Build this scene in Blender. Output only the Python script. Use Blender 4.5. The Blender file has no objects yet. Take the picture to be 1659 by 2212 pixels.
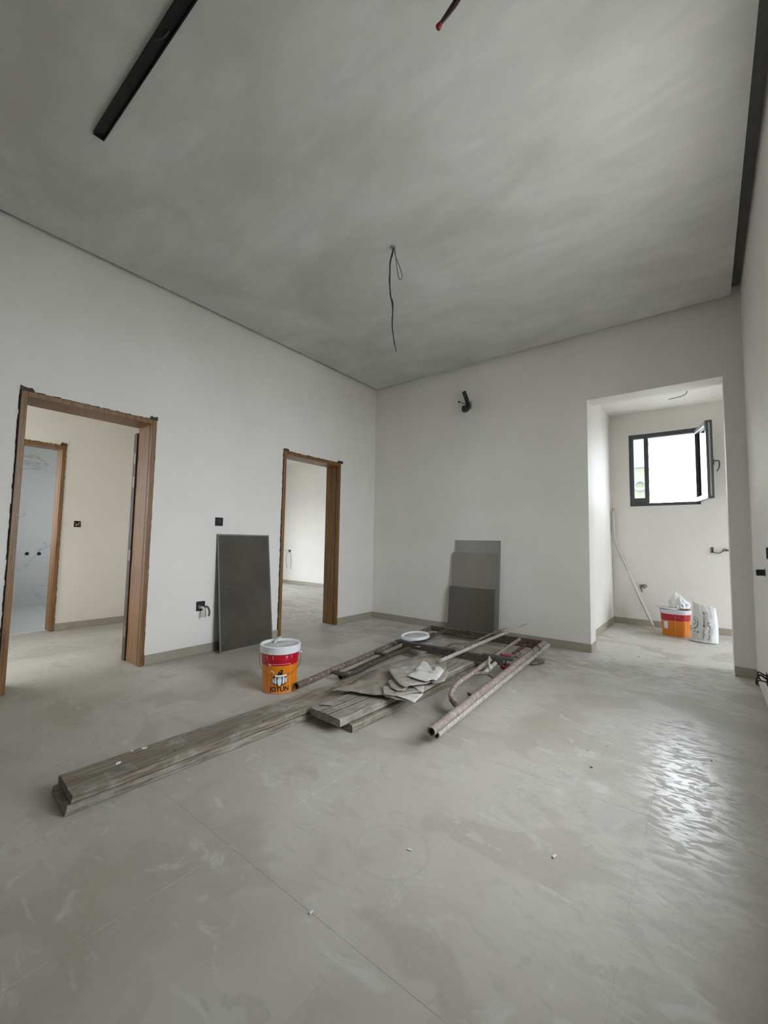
import bpy, bmesh, math, random
from mathutils import Vector, Matrix, noise as mnoise
from mathutils.geometry import tessellate_polygon
random.seed(7)
SC = bpy.context.scene
COL = SC.collection

# ------------------------------------------------------------------ camera
FPX, YAW, PITCH, ROLL = 898.1246, 0.6586, 0.0700, 0.0173
CAM = Vector((3.9262, -4.8276, 1.12))
_fw = Vector((-math.sin(YAW), math.cos(YAW), 0)); _rt = Vector((math.cos(YAW), math.sin(YAW), 0)); _up = Vector((0, 0, 1))
_f2 = _fw * math.cos(PITCH) + _up * math.sin(PITCH); _u2 = _up * math.cos(PITCH) - _fw * math.sin(PITCH)
CR = _rt * math.cos(ROLL) + _u2 * math.sin(ROLL); CU = _u2 * math.cos(ROLL) - _rt * math.sin(ROLL)
cd = bpy.data.cameras.new('camera'); cam = bpy.data.objects.new('camera', cd); COL.objects.link(cam)
cd.sensor_fit = 'HORIZONTAL'; cd.sensor_width = 36.0; cd.lens = FPX / 1659 * 36.0; cd.clip_start = 0.05
m = Matrix((CR, CU, -_f2)).transposed().to_4x4(); m.translation = CAM; cam.matrix_world = m
SC.camera = cam

# ------------------------------------------------------------------ light: overcast sky through the windows
W = bpy.data.worlds.new('sky'); SC.world = W; W.use_nodes = True
bg = W.node_tree.nodes['Background']; bg.inputs[0].default_value = (0.855, 0.925, 1.0, 1); bg.inputs[1].default_value = 6.0
vs = SC.view_settings; vs.view_transform = 'Standard'; vs.look = 'None'; vs.exposure = 1.42; vs.gamma = 1.0; vs.use_curve_mapping = False
def portal(center, normal, sx, sy):
    l = bpy.data.lights.new('sky_portal', 'AREA'); l.shape = 'RECTANGLE'; l.size = sx; l.size_y = sy
    l.cycles.is_portal = True
    o = bpy.data.objects.new('sky_portal', l); COL.objects.link(o)
    o.location = center; o.rotation_euler = Vector(normal).to_track_quat('-Z', 'Z').to_euler()
    return o

# ------------------------------------------------------------------ pixel helpers (direction only; depth from the surface touched)
def ray(x, y): return _f2 + CR * ((x - 829.5) / FPX) - CU * ((y - 1106) / FPX)
def zp(x, y, z=0.0):
    d = ray(x, y); return CAM + d * ((z - CAM.z) / d.z)
def xp(x, y, X=0.0):
    d = ray(x, y); return CAM + d * ((X - CAM.x) / d.x)
def yp(x, y, Y=0.0):
    d = ray(x, y); return CAM + d * ((Y - CAM.y) / d.y)

# ------------------------------------------------------------------ materials
def C(h, a=1): return (h[0], h[1], h[2], a)
class NT:
    def __init__(s, name):
        s.m = bpy.data.materials.new(name); s.m.use_nodes = True; s.t = s.m.node_tree
        s.p = s.t.nodes['Principled BSDF']; s.out = s.t.nodes['Material Output']
        s._pos = None
    def n(s, typ, **kw):
        nd = s.t.nodes.new(typ)
        for k, v in kw.items(): setattr(nd, k, v)
        return nd
    def l(s, a, b): s.t.links.new(a, b)
    def pos(s, scale=(1, 1, 1), rot=(0, 0, 0), obj=False):
        mp = s.n('ShaderNodeMapping'); mp.inputs['Scale'].default_value = scale; mp.inputs['Rotation'].default_value = rot
        if obj: s.l(s.n('ShaderNodeTexCoord').outputs['Object'], mp.inputs[0])
        else: s.l(s.n('ShaderNodeNewGeometry').outputs['Position'], mp.inputs[0])
        return mp.outputs[0]
    def noise(s, vec, scale, detail=4, rough=.55, dist=0.0):
        nd = s.n('ShaderNodeTexNoise'); nd.inputs['Scale'].default_value = scale; nd.inputs['Detail'].default_value = detail
        nd.inputs['Roughness'].default_value = rough; nd.inputs['Distortion'].default_value = dist
        if vec is not None: s.l(vec, nd.inputs['Vector'])
        return nd.outputs['Fac']
    def ramp(s, fac, stops):
        r = s.n('ShaderNodeValToRGB'); e = r.color_ramp.elements
        while len(e) < len(stops): e.new(0.5)
        for el, (p, c) in zip(e, stops):
            el.position = p; el.color = c if len(c) == 4 else C(c)
        s.l(fac, r.inputs[0]); return r.outputs[0]
    def fr(s, fac, a, b, lo=0.0, hi=1.0):
        r = s.n('ShaderNodeMapRange'); r.inputs[1].default_value = a; r.inputs[2].default_value = b
        r.inputs[3].default_value = lo; r.inputs[4].default_value = hi; r.clamp = True
        s.l(fac, r.inputs[0]); return r.outputs[0]
    def mix(s, f, a, b):
        x = s.n('ShaderNodeMix', data_type='RGBA')
        if isinstance(f, (int, float)): x.inputs[0].default_value = f
        else: s.l(f, x.inputs[0])
        for i, v in ((6, a), (7, b)):
            if isinstance(v, tuple): x.inputs[i].default_value = C(v)
            else: s.l(v, x.inputs[i])
        return x.outputs[2]
    def math(s, op, a, b=None):
        x = s.n('ShaderNodeMath', operation=op)
        for i, v in ((0, a), (1, b)):
            if v is None: continue
            if isinstance(v, (int, float)): x.inputs[i].default_value = v
            else: s.l(v, x.inputs[i])
        return x.outputs[0]
    def bump(s, h, strength=.3, dist=.01):
        b = s.n('ShaderNodeBump'); b.inputs['Strength'].default_value = strength; b.inputs['Distance'].default_value = dist
        s.l(h, b.inputs['Height']); s.l(b.outputs[0], s.p.inputs['Normal'])
    def base(s, v):
        if isinstance(v, tuple): s.p.inputs['Base Color'].default_value = C(v)
        else: s.l(v, s.p.inputs['Base Color'])
    def rough(s, v):
        if isinstance(v, (int, float)): s.p.inputs['Roughness'].default_value = v
        else: s.l(v, s.p.inputs['Roughness'])

def plain(name, col, rough=.6, metal=0.0, var=.06, scale=30):
    n = NT(name); f = n.noise(n.pos(obj=True), scale, 3)
    d = tuple(max(0, c * (1 - var * 2)) for c in col); l_ = tuple(min(1, c * (1 + var)) for c in col)
    n.base(n.ramp(f, [(.3, d), (.7, l_)])); n.rough(rough); n.p.inputs['Metallic'].default_value = metal
    return n.m
def mk_wall(name='painted_plaster', a=(.75, .72, .67), b=(.81, .78, .73)):
    n = NT(name); P = n.pos(); f = n.noise(P, 1.3, 4, .6); n.base(n.ramp(f, [(.3, a), (.7, b)])); n.rough(.62)
    n.bump(n.noise(P, 140, 3), .06, .004); return n.m
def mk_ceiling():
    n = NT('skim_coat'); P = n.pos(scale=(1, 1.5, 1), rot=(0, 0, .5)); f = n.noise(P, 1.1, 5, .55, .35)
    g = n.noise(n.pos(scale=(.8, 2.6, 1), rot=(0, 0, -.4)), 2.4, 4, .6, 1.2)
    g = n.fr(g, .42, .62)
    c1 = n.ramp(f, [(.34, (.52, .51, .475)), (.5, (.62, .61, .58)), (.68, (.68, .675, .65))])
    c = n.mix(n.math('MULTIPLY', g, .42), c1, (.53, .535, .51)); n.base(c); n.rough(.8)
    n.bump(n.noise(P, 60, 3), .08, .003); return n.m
def mk_floor():
    n = NT('dusty_porcelain')
    P = n.pos()
    big = n.noise(n.pos(scale=(1.25, .8, 1), rot=(0, 0, .3)), 1.1, 5, .5, .4)
    patch = n.noise(n.pos(scale=(1.0, 1.5, 1), rot=(0, 0, .6)), 2.1, 2.5, .45, .7)
    smear = n.noise(n.pos(scale=(1.3, 2.4, 1), rot=(0, 0, .35)), 5.0, 3, .5, 1.1)
    streak = n.noise(n.pos(scale=(1.4, 3.2, 1), rot=(0, 0, .28)), 7.5, 9, .72, 1.2)
    fine = n.noise(P, 42, 4, .6)
    # trodden strip in front of the alcove, where the dust is scuffed down to the glaze
    mp = n.n('ShaderNodeMapping'); mp.vector_type = 'TEXTURE'; mp.inputs['Location'].default_value = (3.78, -2.35, 0); mp.inputs['Scale'].default_value = (.62, 1.25, 1); n.l(P, mp.inputs[0])
    ln = n.n('ShaderNodeVectorMath', operation='LENGTH'); n.l(mp.outputs[0], ln.inputs[0])
    warp = n.math('ADD', ln.outputs['Value'], n.math('MULTIPLY', n.math('SUBTRACT', patch, .5), 1.4))
    trod = n.fr(warp, .45, 1.15, 1, 0)
    dust = n.ramp(big, [(.32, (.36, .33, .272)), (.5, (.43, .40, .345)), (.7, (.49, .465, .415))])
    # stronger light on the alcove floor, painted as a paler ragged-edged colour
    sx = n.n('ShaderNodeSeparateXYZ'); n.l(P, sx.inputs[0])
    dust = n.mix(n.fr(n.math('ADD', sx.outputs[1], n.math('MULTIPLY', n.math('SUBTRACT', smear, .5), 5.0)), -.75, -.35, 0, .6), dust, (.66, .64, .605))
    wet = n.fr(patch, .545, .60)
    sm = n.math('MULTIPLY', n.fr(smear, .56, .60), n.fr(big, .35, .6))
    bare = n.math('MULTIPLY', n.fr(streak, .49, .535), trod)
    c = n.mix(n.math('MULTIPLY', wet, .52), dust, (.335, .30, .245))
    c = n.mix(n.math('MULTIPLY', sm, .36), c, (.33, .305, .265))
    c = n.mix(n.math('MULTIPLY', bare, .5), c, (.33, .315, .295))
    wh = n.fr(n.noise(n.pos(scale=(1.2, 2.4, 1), rot=(0, 0, .9)), 3.1, 5, .6, 1.4), .60, .68)
    c = n.mix(n.math('MULTIPLY', wh, .40), c, (.62, .61, .58))
    c = n.mix(n.fr(fine, .35, .75, 0, .14), c, (.58, .56, .52))
    # ring left by a bucket that once stood there
    d = n.n('ShaderNodeVectorMath', operation='DISTANCE'); n.l(P, d.inputs[0]); d.inputs[1].default_value = (2.99, -3.535, 0)
    ring = n.math('ABSOLUTE', n.math('SUBTRACT', d.outputs['Value'], .135)); ring = n.fr(ring, .003, .008, 1, 0)
    c = n.mix(n.math('MULTIPLY', ring, .22), c, (.33, .31, .27))
    n.base(c)
    # roughness: scuffed glaze shines, dust does not
    r = n.fr(big, .3, .7, .46, .56)
    def lerp(f, a, b): return n.math('ADD', n.math('MULTIPLY', n.math('SUBTRACT', 1.0, f), a), n.math('MULTIPLY', f, b))
    r = lerp(n.math('MULTIPLY', trod, .9), r, .23)
    r = lerp(n.math('MULTIPLY', bare, .8), r, .58)
    n.rough(r); n.p.inputs['Specular IOR Level'].default_value = .5
    h = n.math('ADD', n.math('MULTIPLY', bare, .03), n.math('MULTIPLY', fine, .22))
    n.bump(h, .09, .005); return n.m
def mk_doorwood():
    n = NT('door_frame_wood'); P = n.pos(scale=(9, 9, .55)); f = n.noise(P, 6, 6, .6, .4)
    big = n.noise(n.pos(), 2.5, 3)
    c = n.ramp(f, [(.28, (.105, .042, .009)), (.5, (.195, .088, .021)), (.75, (.275, .135, .036))])
    c = n.mix(n.fr(big, .55, .75, 0, .4), c, (.215, .11, .045)); n.base(c); n.rough(.42); return n.m
def mk_plank(name='weathered_plank', a=(.085, .065, .042), b=(.22, .185, .14), c3=(.36, .325, .27)):
    n = NT(name); P = n.pos(scale=(26, 1.3, 26)); f = n.noise(P, 3.2, 7, .65, .5)
    sp = n.noise(n.pos(), 7.5, 6, .7)
    c = n.ramp(f, [(.3, a), (.52, b), (.72, c3)])
    c = n.mix(n.fr(sp, .50, .66, 0, .55), c, (.42, .40, .36))
    c = n.mix(n.fr(n.noise(n.pos(scale=(3, 1, 3)), 3, 3), .6, .72, 0, .5), c, (.24, .135, .055)); n.base(c); n.rough(.85)
    n.bump(f, .9, .008); return n.m
def mk_rust(name, base, dark, splat, amt=.52):
    n = NT(name); P = n.pos(); f = n.noise(P, 16, 5, .65); s_ = n.noise(P, 36, 5, .7)
    c = n.ramp(f, [(.33, dark), (.62, base)]); c = n.mix(n.fr(s_, amt - .03, amt + .14), c, splat); n.base(c); n.rough(.7)
    n.bump(s_, .45, .004); return n.m
def mk_marble():
    n = NT('marble_tile')
    P = n.pos(rot=(0.5, 0, 0)); f = n.noise(n.pos(scale=(1, 1, 1.6), rot=(.55, 0, 0)), .95, 5, .5, .55)
    v = n.math('ABSOLUTE', n.math('SUBTRACT', f, .5)); v = n.fr(v, .0, .014, 1, 0)
    g = n.noise(P, 1.6, 3); v = n.math('MULTIPLY', v, n.fr(g, .42, .6))
    c = n.mix(v, (.58, .60, .60), (.30, .31, .31)); n.base(c); n.rough(.15); return n.m
def mk_glass():
    n = NT('tinted_glass'); n.t.nodes.remove(n.p)
    t = n.n('ShaderNodeBsdfTransparent'); t.inputs[0].default_value = (.42, .45, .46, 1)
    g = n.n('ShaderNodeBsdfGlossy'); g.inputs['Roughness'].default_value = .02
    x = n.n('ShaderNodeMixShader'); fz = n.n('ShaderNodeFresnel'); fz.inputs[0].default_value = 1.45
    n.l(fz.outputs[0], x.inputs[0]); n.l(t.outputs[0], x.inputs[1]); n.l(g.outputs[0], x.inputs[2]); n.l(x.outputs[0], n.out.inputs[0]); return n.m
def mk_film():
    n = NT('milky_plastic_film'); n.p.inputs['Transmission Weight'].default_value = 0
    t = n.n('ShaderNodeBsdfTransparent'); x = n.n('ShaderNodeMixShader'); x.inputs[0].default_value = .5
    n.base((.80, .81, .82)); n.rough(.25); n.l(t.outputs[0], x.inputs[1]); n.l(n.p.outputs[0], x.inputs[2]); n.l(x.outputs[0], n.out.inputs[0]); return n.m
def mk_meshback():
    n = NT('mesh_backed_tile'); f = n.noise(n.pos(), 2.2, 4); s_ = n.noise(n.pos(), 60, 3)
    c = n.ramp(f, [(.3, (.026, .021, .015)), (.7, (.052, .044, .032))]); c = n.mix(n.fr(s_, .55, .8, 0, .35), c, (.13, .12, .1)); n.base(c); n.rough(.5); return n.m

M = dict(
    wall=mk_wall(), cream=mk_wall('warm_lit_plaster', (.76, .71, .62), (.81, .76, .67)), ceiling=mk_ceiling(), gap=plain('shade_darkened_gap', (.22, .215, .20), .9), slab=plain('rough_concrete', (.32, .315, .30), .9), floor=mk_floor(),
    base=plain('beige_skirting_tile', (.36, .325, .26), .45, var=.04, scale=12), wood=mk_doorwood(),
    wood_dark=plain('dark_raw_wood', (.060, .030, .020), .6, var=.25, scale=14), foam=plain('black_gap_foam', (.012, .010, .009), .9),
    steel=plain('zinc_steel', (.20, .185, .17), .45, .9), plank=mk_plank(), plank_pale=mk_plank('weathered_plank_pale', (.115, .092, .066), (.27, .235, .19), (.41, .38, .335)),
    pipe=mk_rust('rusty_spattered_pipe', (.155, .110, .082), (.075, .048, .036), (.30, .262, .235), .52),
    pipe_pink=mk_rust('pink_primed_pipe', (.285, .215, .188), (.20, .148, .128), (.38, .345, .31), .52),
    pipe_dark=mk_rust('dark_rusty_steel', (.080, .054, .040), (.038, .027, .020), (.24, .215, .185), .58),
    pipe_pale=mk_rust('plaster_coated_pipe', (.40, .37, .31), (.25, .22, .18), (.50, .475, .42), .5),
    green=mk_rust('green_painted_steel', (.050, .062, .052), (.022, .026, .022), (.20, .20, .18), .62),
    black=plain('black_plastic', (.005, .005, .006), .6), black_foam=plain('black_pipe_insulation', (.022, .022, .023), .8),
    grey_pvc=plain('grey_conduit', (.30, .30, .29), .5), grey_wire=plain('grey_wire', (.12, .12, .115), .5), wire_black=plain('black_wire', (.018, .018, .018), .5),
    wire_red=plain('red_wire', (.24, .012, .022), .45), wire_dkred=plain('maroon_wire', (.050, .010, .016), .5), wire_white=plain('white_wire', (.66, .66, .64), .5), wire_brown=plain('brown_wire', (.14, .085, .07), .5),
    orange=plain('orange_bucket_plastic', (.70, .205, .006), .3, var=.03), red=plain('red_bucket_band', (.44, .005, .022), .3, var=.03),
    white_pl=plain('white_bucket_plastic', (.74, .75, .77), .35, var=.02), paint_top=plain('dried_grey_putty', (.52, .51, .485), .6, var=.07, scale=14),
    ink=plain('black_ink', (.012, .012, .018), .5), ink_grey=plain('grey_ink', (.16, .165, .165), .6), print_white=plain('white_print', (.78, .79, .80), .5, var=.01), pinkline=plain('pale_print_line', (.80, .62, .52), .5, var=.01),
    paper=plain('white_sack_paper', (.70, .70, .69), .7, var=.04, scale=9), cardboard=plain('dusty_kraft_board', (.30, .26, .205), .85, var=.20, scale=11),
    paper_grey=plain('dusty_grey_paper', (.36, .325, .285), .85, var=.16, scale=16), paper_pale=plain('torn_pale_paper', (.58, .555, .515), .8, var=.09, scale=11),
    frame_al=plain('anthracite_aluminium', (.085, .090, .100), .35, .3), al_light=plain('bare_aluminium', (.52, .54, .57), .3, .6), gasket=plain('grey_gasket', (.36, .38, .37), .5),
    marble=mk_marble(), bathfloor=plain('white_bath_tile', (.60, .63, .65), .25, var=.02), glass=mk_glass(), film=mk_film(), meshback=mk_meshback(),
    tile_edge=plain('grey_tile_edge', (.20, .20, .185), .4), tile_grey=plain('grey_porcelain', (.245, .24, .22), .28, var=.05, scale=5), tile_beige=plain('taupe_porcelain', (.225, .208, .172), .4, var=.04, scale=5), tile_dark=plain('dark_taupe_porcelain', (.100, .088, .070), .42, var=.04, scale=5),
    beige_out=plain('beige_render', (.62, .55, .40), .8, var=.04, scale=3), pale_out=plain('pale_render', (.66, .69, .70), .8, var=.03, scale=3),
    brown_stick=plain('tan_wood', (.42, .30, .19), .6), red_clamp=plain('red_enamel', (.22, .008, .014), .25), chip=plain('white_plaster_chip', (.72, .71, .68), .9), soot=plain('dark_debris', (.03, .028, .025), .9))

# ------------------------------------------------------------------ mesh builder
class MB:
    def __init__(s): s.v = []; s.f = []
    def box(s, x0, x1, y0, y1, z0, z1):
        b = len(s.v); s.v += [(x, y, z) for z in (z0, z1) for y in (y0, y1) for x in (x0, x1)]
        s.f += [tuple(b + i for i in q) for q in ((0, 2, 3, 1), (4, 5, 7, 6), (0, 1, 5, 4), (2, 6, 7, 3), (0, 4, 6, 2), (1, 3, 7, 5))]; return s
    def obox(s, o, ax, ay, az):
        o, ax, ay, az = map(Vector, (o, ax, ay, az)); b = len(s.v)
        s.v += [tuple(o + ax * i + ay * j + az * k) for k in (0, 1) for j in (0, 1) for i in (0, 1)]
        s.f += [tuple(b + i for i in q) for q in ((0, 2, 3, 1), (4, 5, 7, 6), (0, 1, 5, 4), (2, 6, 7, 3), (0, 4, 6, 2), (1, 3, 7, 5))]; return s
    def tube(s, pts, r, n=10, caps=True, flat=1.0):
        pts = [Vector(p) for p in pts]; rs = r if isinstance(r, (list, tuple)) else [r] * len(pts); b = len(s.v)
        prev = None
        for i, p in enumerate(pts):
            t = (pts[min(i + 1, len(pts) - 1)] - pts[max(i - 1, 0)]).normalized()
            if prev is None:
                a = Vector((0, 0, 1)) if abs(t.z) < .9 else Vector((1, 0, 0)); u = a.cross(t).normalized()
            else: u = (prev - t * prev.dot(t)).normalized()
            prev = u; w = t.cross(u)
            for k in range(n):
                th = 2 * math.pi * k / n; s.v.append(tuple(p + u * (rs[i] * math.cos(th)) + w * (rs[i] * flat * math.sin(th))))
        for i in range(len(pts) - 1):
            for k in range(n):
                k2 = (k + 1) % n; s.f.append((b + i * n + k, b + i * n + k2, b + (i + 1) * n + k2, b + (i + 1) * n + k))
        if caps:
            s.f.append(tuple(b + k for k in range(n))[::-1]); e = b + (len(pts) - 1) * n; s.f.append(tuple(e + k for k in range(n)))
        return s
    def pipe(s, a, b_, ro, ri, n=20):
        a, b_ = Vector(a), Vector(b_); t = (b_ - a).normalized(); u = Vector((0, 0, 1)).cross(t).normalized(); w = t.cross(u); b = len(s.v)
        L = 14
        for r, flip in ((ro, 0), (ri, 1)):
            for i in range(L + 1):
                p = a.lerp(b_, i / L)
                for k in range(n):
                    th = 2 * math.pi * k / n; q = p + u * (r * math.cos(th)) + w * (r * math.sin(th))
                    if not flip:
                        d = mnoise.noise(q * 35) * .0022; q = q + (q - p).normalized() * d
                    s.v.append(tuple(q))
        N = n * (L + 1)
        for i in range(L):
            for k in range(n):
                k2 = (k + 1) % n
                s.f.append((b + i * n + k, b + i * n + k2, b + (i + 1) * n + k2, b + (i + 1) * n + k))
                s.f.append((b + N + i * n + k, b + N + (i + 1) * n + k, b + N + (i + 1) * n + k2, b + N + i * n + k2))
        for i in (0, L):
            for k in range(n):
                k2 = (k + 1) % n; s.f.append((b + i * n + k, b + N + i * n + k, b + N + i * n + k2, b + i * n + k2))
        return s
    def lathe(s, prof, n=48, c=(0, 0, 0), close=False):
        b = len(s.v); L = len(prof)
        for r, z in prof:
            for k in range(n):
                th = 2 * math.pi * k / n; s.v.append((c[0] + r * math.cos(th), c[1] + r * math.sin(th), c[2] + z))
        for i in range(L - 1):
            for k in range(n):
                k2 = (k + 1) % n; s.f.append((b + i * n + k, b + i * n + k2, b + (i + 1) * n + k2, b + (i + 1) * n + k))
        if close: s.f.append(tuple(b + k for k in range(n))[::-1]); e = b + (L - 1) * n; s.f.append(tuple(e + k for k in range(n)))
        return s
    def grid(s, P):
        b = len(s.v); R = len(P); Cn = len(P[0])
        for row in P: s.v += [tuple(q) for q in row]
        for i in range(R - 1):
            for j in range(Cn - 1): s.f.append((b + i * Cn + j, b + i * Cn + j + 1, b + (i + 1) * Cn + j + 1, b + (i + 1) * Cn + j))
        return s
    def build(s, name, mat, parent=None, smooth=None, loc=None, bevel=0):
        me = bpy.data.meshes.new(name); me.from_pydata(s.v, [], s.f); me.update()
        bm = bmesh.new(); bm.from_mesh(me); bmesh.ops.recalc_face_normals(bm, faces=bm.faces); bm.to_mesh(me); bm.free()
        if smooth is not None:
            me.polygons.foreach_set('use_smooth', [True] * len(me.polygons)); me.set_sharp_from_angle(angle=math.radians(smooth))
        me.materials.append(M[mat] if isinstance(mat, str) else mat)
        o = bpy.data.objects.new(name, me); COL.objects.link(o)
        if loc: o.location = loc
        if parent: o.parent = parent
        if bevel:
            md = o.modifiers.new('bevel', 'BEVEL'); md.width = bevel; md.segments = 2; md.limit_method = 'ANGLE'
        return o
def tag(o, label, cat, group=None, kind=None):
    o['label'] = label; o['category'] = cat
    if group: o['group'] = group
    if kind: o['kind'] = kind
    return o
def empty(name, loc=(0, 0, 0)):
    o = bpy.data.objects.new(name, None); COL.objects.link(o); o.location = loc; o.empty_display_size = .1; return o
def bx(name, mat, parent, *a, bevel=0): return MB().box(*a).build(name, mat, parent, bevel=bevel)
def rel(parent): return -Vector(parent.location)

def smooth_path(pts, sub=6):
    pts = [Vector(p) for p in pts]; out = []
    for i in range(len(pts) - 1):
        p0 = pts[max(i - 1, 0)]; p1 = pts[i]; p2 = pts[i + 1]; p3 = pts[min(i + 2, len(pts) - 1)]
        for k in range(sub):
            t = k / sub
            out.append(.5 * ((2 * p1) + (p2 - p0) * t + (2 * p0 - 5 * p1 + 4 * p2 - p3) * t * t + (3 * p1 - p0 - 3 * p2 + p3) * t ** 3))
    out.append(pts[-1]); return out

# wall slab with rectangular openings; axis 'x': plane x=const (u = y), axis 'y': plane y=const (u = x)
def wall(name, axis, t0, t1, u0, u1, z0, z1, holes, mat, label):
    us = sorted({u0, u1, *[h[0] for h in holes], *[h[1] for h in holes]}); zs = sorted({z0, z1, *[h[2] for h in holes], *[h[3] for h in holes]})
    us = [u for u in us if u0 <= u <= u1]; zs = [z for z in zs if z0 <= z <= z1]
    solid = lambda i, j: 0 <= i < len(us) - 1 and 0 <= j < len(zs) - 1 and not any(h[0] <= (us[i] + us[i + 1]) / 2 <= h[1] and h[2] <= (zs[j] + zs[j + 1]) / 2 <= h[3] for h in holes)
    bm = bmesh.new(); vd = {}
    def V(t, u, z):
        k = (t, u, z)
        if k not in vd: vd[k] = bm.verts.new((t, u, z) if axis == 'x' else (u, t, z))
        return vd[k]
    for i in range(len(us) - 1):
        for j in range(len(zs) - 1):
            if not solid(i, j): continue
            a, b, c, d = us[i], us[i + 1], zs[j], zs[j + 1]
            for t in (t0, t1): bm.faces.new((V(t, a, c), V(t, b, c), V(t, b, d), V(t, a, d)))
            for ok, e in ((solid(i - 1, j), ((a, c), (a, d))), (solid(i + 1, j), ((b, c), (b, d))), (solid(i, j - 1), ((a, c), (b, c))), (solid(i, j + 1), ((a, d), (b, d)))):
                if not ok: bm.faces.new((V(t0, *e[0]), V(t0, *e[1]), V(t1, *e[1]), V(t1, *e[0])))
    bmesh.ops.recalc_face_normals(bm, faces=bm.faces)
    me = bpy.data.meshes.new(name); bm.to_mesh(me); bm.free(); me.materials.append(M[mat])
    o = bpy.data.objects.new(name, me); COL.objects.link(o); return tag(o, label, 'wall', kind='structure')

# ------------------------------------------------------------------ room dimensions
RW, ZC, G = 4.2393, 3.398, .0712          # room width, ceiling panel height, shadow gap
YF = -6.4                                 # wall behind the camera
TL = .24                                  # left wall thickness
D1 = (-4.1103, -3.1603, 2.1765); D2 = (-1.7164, -.7468, 2.1691)
NX0, NX1, NZ, TB = 2.9479, 4.0938, 2.6838, .24
IX, IY, IZ, IR = 2.8275, 2.1174, 3.0464, 6.0
R1X, R2Y, BX = -2.166, 2.22, -4.52
WX0, WX1, WZ0, WZ1 = 3.07, 3.89, 1.683, 2.731

wall('wall_left', 'x', -TL, 0, YF, 0, 0, 3.6, [(D1[0], D1[1], -1, D1[2]), (D2[0], D2[1], -1, D2[2])], 'wall', 'long white plastered wall with two wooden door frames')
wall('wall_back', 'y', 0, TB, -TL, IR + .2, 0, 3.6, [(NX0, NX1, -1, NZ)], 'wall', 'grey-lit white end wall with the tall plain opening to the alcove')
wall('wall_right', 'x', RW, RW + .6, YF, 0, 0, 3.6, [(-3.4, -1.95, .75, 2.85)], 'wall', 'white wall running along the right edge of the photo')  # opening added for fill light; deep reveal keeps it off the end wall
wall('wall_front', 'y', YF - .2, YF, R1X - .2, RW + .2, 0, 3.6, [(-1.7, -.7, .6, 2.25)], 'wall', 'plain white wall closing the room behind the viewpoint')
wall('wall_alcove_left', 'x', IX - .2, IX, TB, IY + .2, 0, 3.6, [], 'wall', 'bright white side wall seen through the tall opening, left of the open window')
wall('wall_alcove_back', 'y', IY, IY + .2, IX, IR + .2, 0, 3.6, [(WX0, WX1, WZ0, WZ1)], 'wall', 'white wall around the small open window')
wall('wall_alcove_right', 'x', IR, IR + .2, TB, IY, 0, 3.6, [(.8, 1.65, -1, 2.15)], 'wall', 'side wall of the alcove out of view with a big window')
wall('wall_corridor_far', 'x', R1X - .16, R1X, YF, -1.9, 0, 3.6, [(-4.05, -3.257, -1, 2.2), (-6.2, -4.85, .5, 2.5)], 'cream', 'wall tinted cream for warm bounce light, seen through the nearer doorway, around the bathroom door frame')  # warm bounced light is put into this wall's colour
wall('wall_corridor_end', 'y', -1.9, -1.78, -5.5, -TL, 0, 3.6, [], 'wall', 'wall between the two rooms behind the door frames')
wall('wall_bedroom_back', 'y', R2Y, R2Y + .2, -5.5, -TL, 0, 3.6, [], 'wall', 'sunny white wall seen through the narrow second doorway')
wall('wall_bedroom_far', 'x', -5.5, -5.3, -1.78, R2Y, 0, 3.6, [(-.9, .8, -1, 2.2)], 'wall', 'window wall of the second room, out of view')
wall('wall_bedroom_right', 'x', -TL, 0, 0, R2Y + .2, 0, 3.6, [], 'wall', 'side wall of the second room, out of view')
wall('wall_bathroom_far', 'x', BX - .15, BX, -4.4, -1.9, 0, 3.6, [], 'marble', 'grey-veined marble-tiled bathroom wall seen through two doorways')
wall('wall_bathroom_left', 'y', -4.55, -4.4, BX - .15, R1X - .16, 0, 3.6, [(-3.9, -2.7, 1.0, 2.4)], 'marble', 'marble bathroom wall with an added window, out of view')

# floor slab with individual porcelain tiles
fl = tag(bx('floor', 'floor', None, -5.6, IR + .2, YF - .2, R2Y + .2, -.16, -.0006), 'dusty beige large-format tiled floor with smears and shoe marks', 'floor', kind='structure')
TX, TY, JX, JY, J = .591, 1.182, .16, -3.895, .0010
rooms = [(0, RW, YF, 0), (IX, 4.5, 0, IY), (R1X, 0, -4.7, -1.9), (-5.0, 0, -1.78, R2Y)]
i0 = math.floor((-5.0 - JX) / TX); i1 = math.ceil((IR - JX) / TX); j0 = math.floor((YF - JY) / TY); j1 = math.ceil((R2Y - JY) / TY)
tm = None
for i in range(i0, i1):
    for j in range(j0, j1):
        x0, y0 = JX + i * TX, JY + j * TY
        if not any(x0 < b and x0 + TX > a and y0 < d and y0 + TY > c for a, b, c, d in rooms): continue
        if y0 < YF - .15 or y0 + TY > R2Y + .6: continue
        if tm is None:
            h = J / 2; e = .0004
            vv = [(x, y, z) for z, q in ((-.008, 0), (-e, 0), (0, e)) for x, y in ((h + q, h + q), (TX - h - q, h + q), (TX - h - q, TY - h - q), (h + q, TY - h - q))]
            ff = [(8, 9, 10, 11)] + [(a * 4 + k, a * 4 + (k + 1) % 4, a * 4 + 4 + (k + 1) % 4, a * 4 + 4 + k) for a in (0, 1) for k in range(4)]
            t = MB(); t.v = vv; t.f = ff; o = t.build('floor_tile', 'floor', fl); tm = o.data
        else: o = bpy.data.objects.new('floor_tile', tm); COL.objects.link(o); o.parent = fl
        o.location = (x0, y0, 0)
tag(bx('floor_bathroom', 'bathfloor', None, BX, R1X - .1, -4.4, -1.9, 0, .004), 'pale bluish bathroom floor beyond the inner door frame', 'floor', kind='structure')

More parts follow.
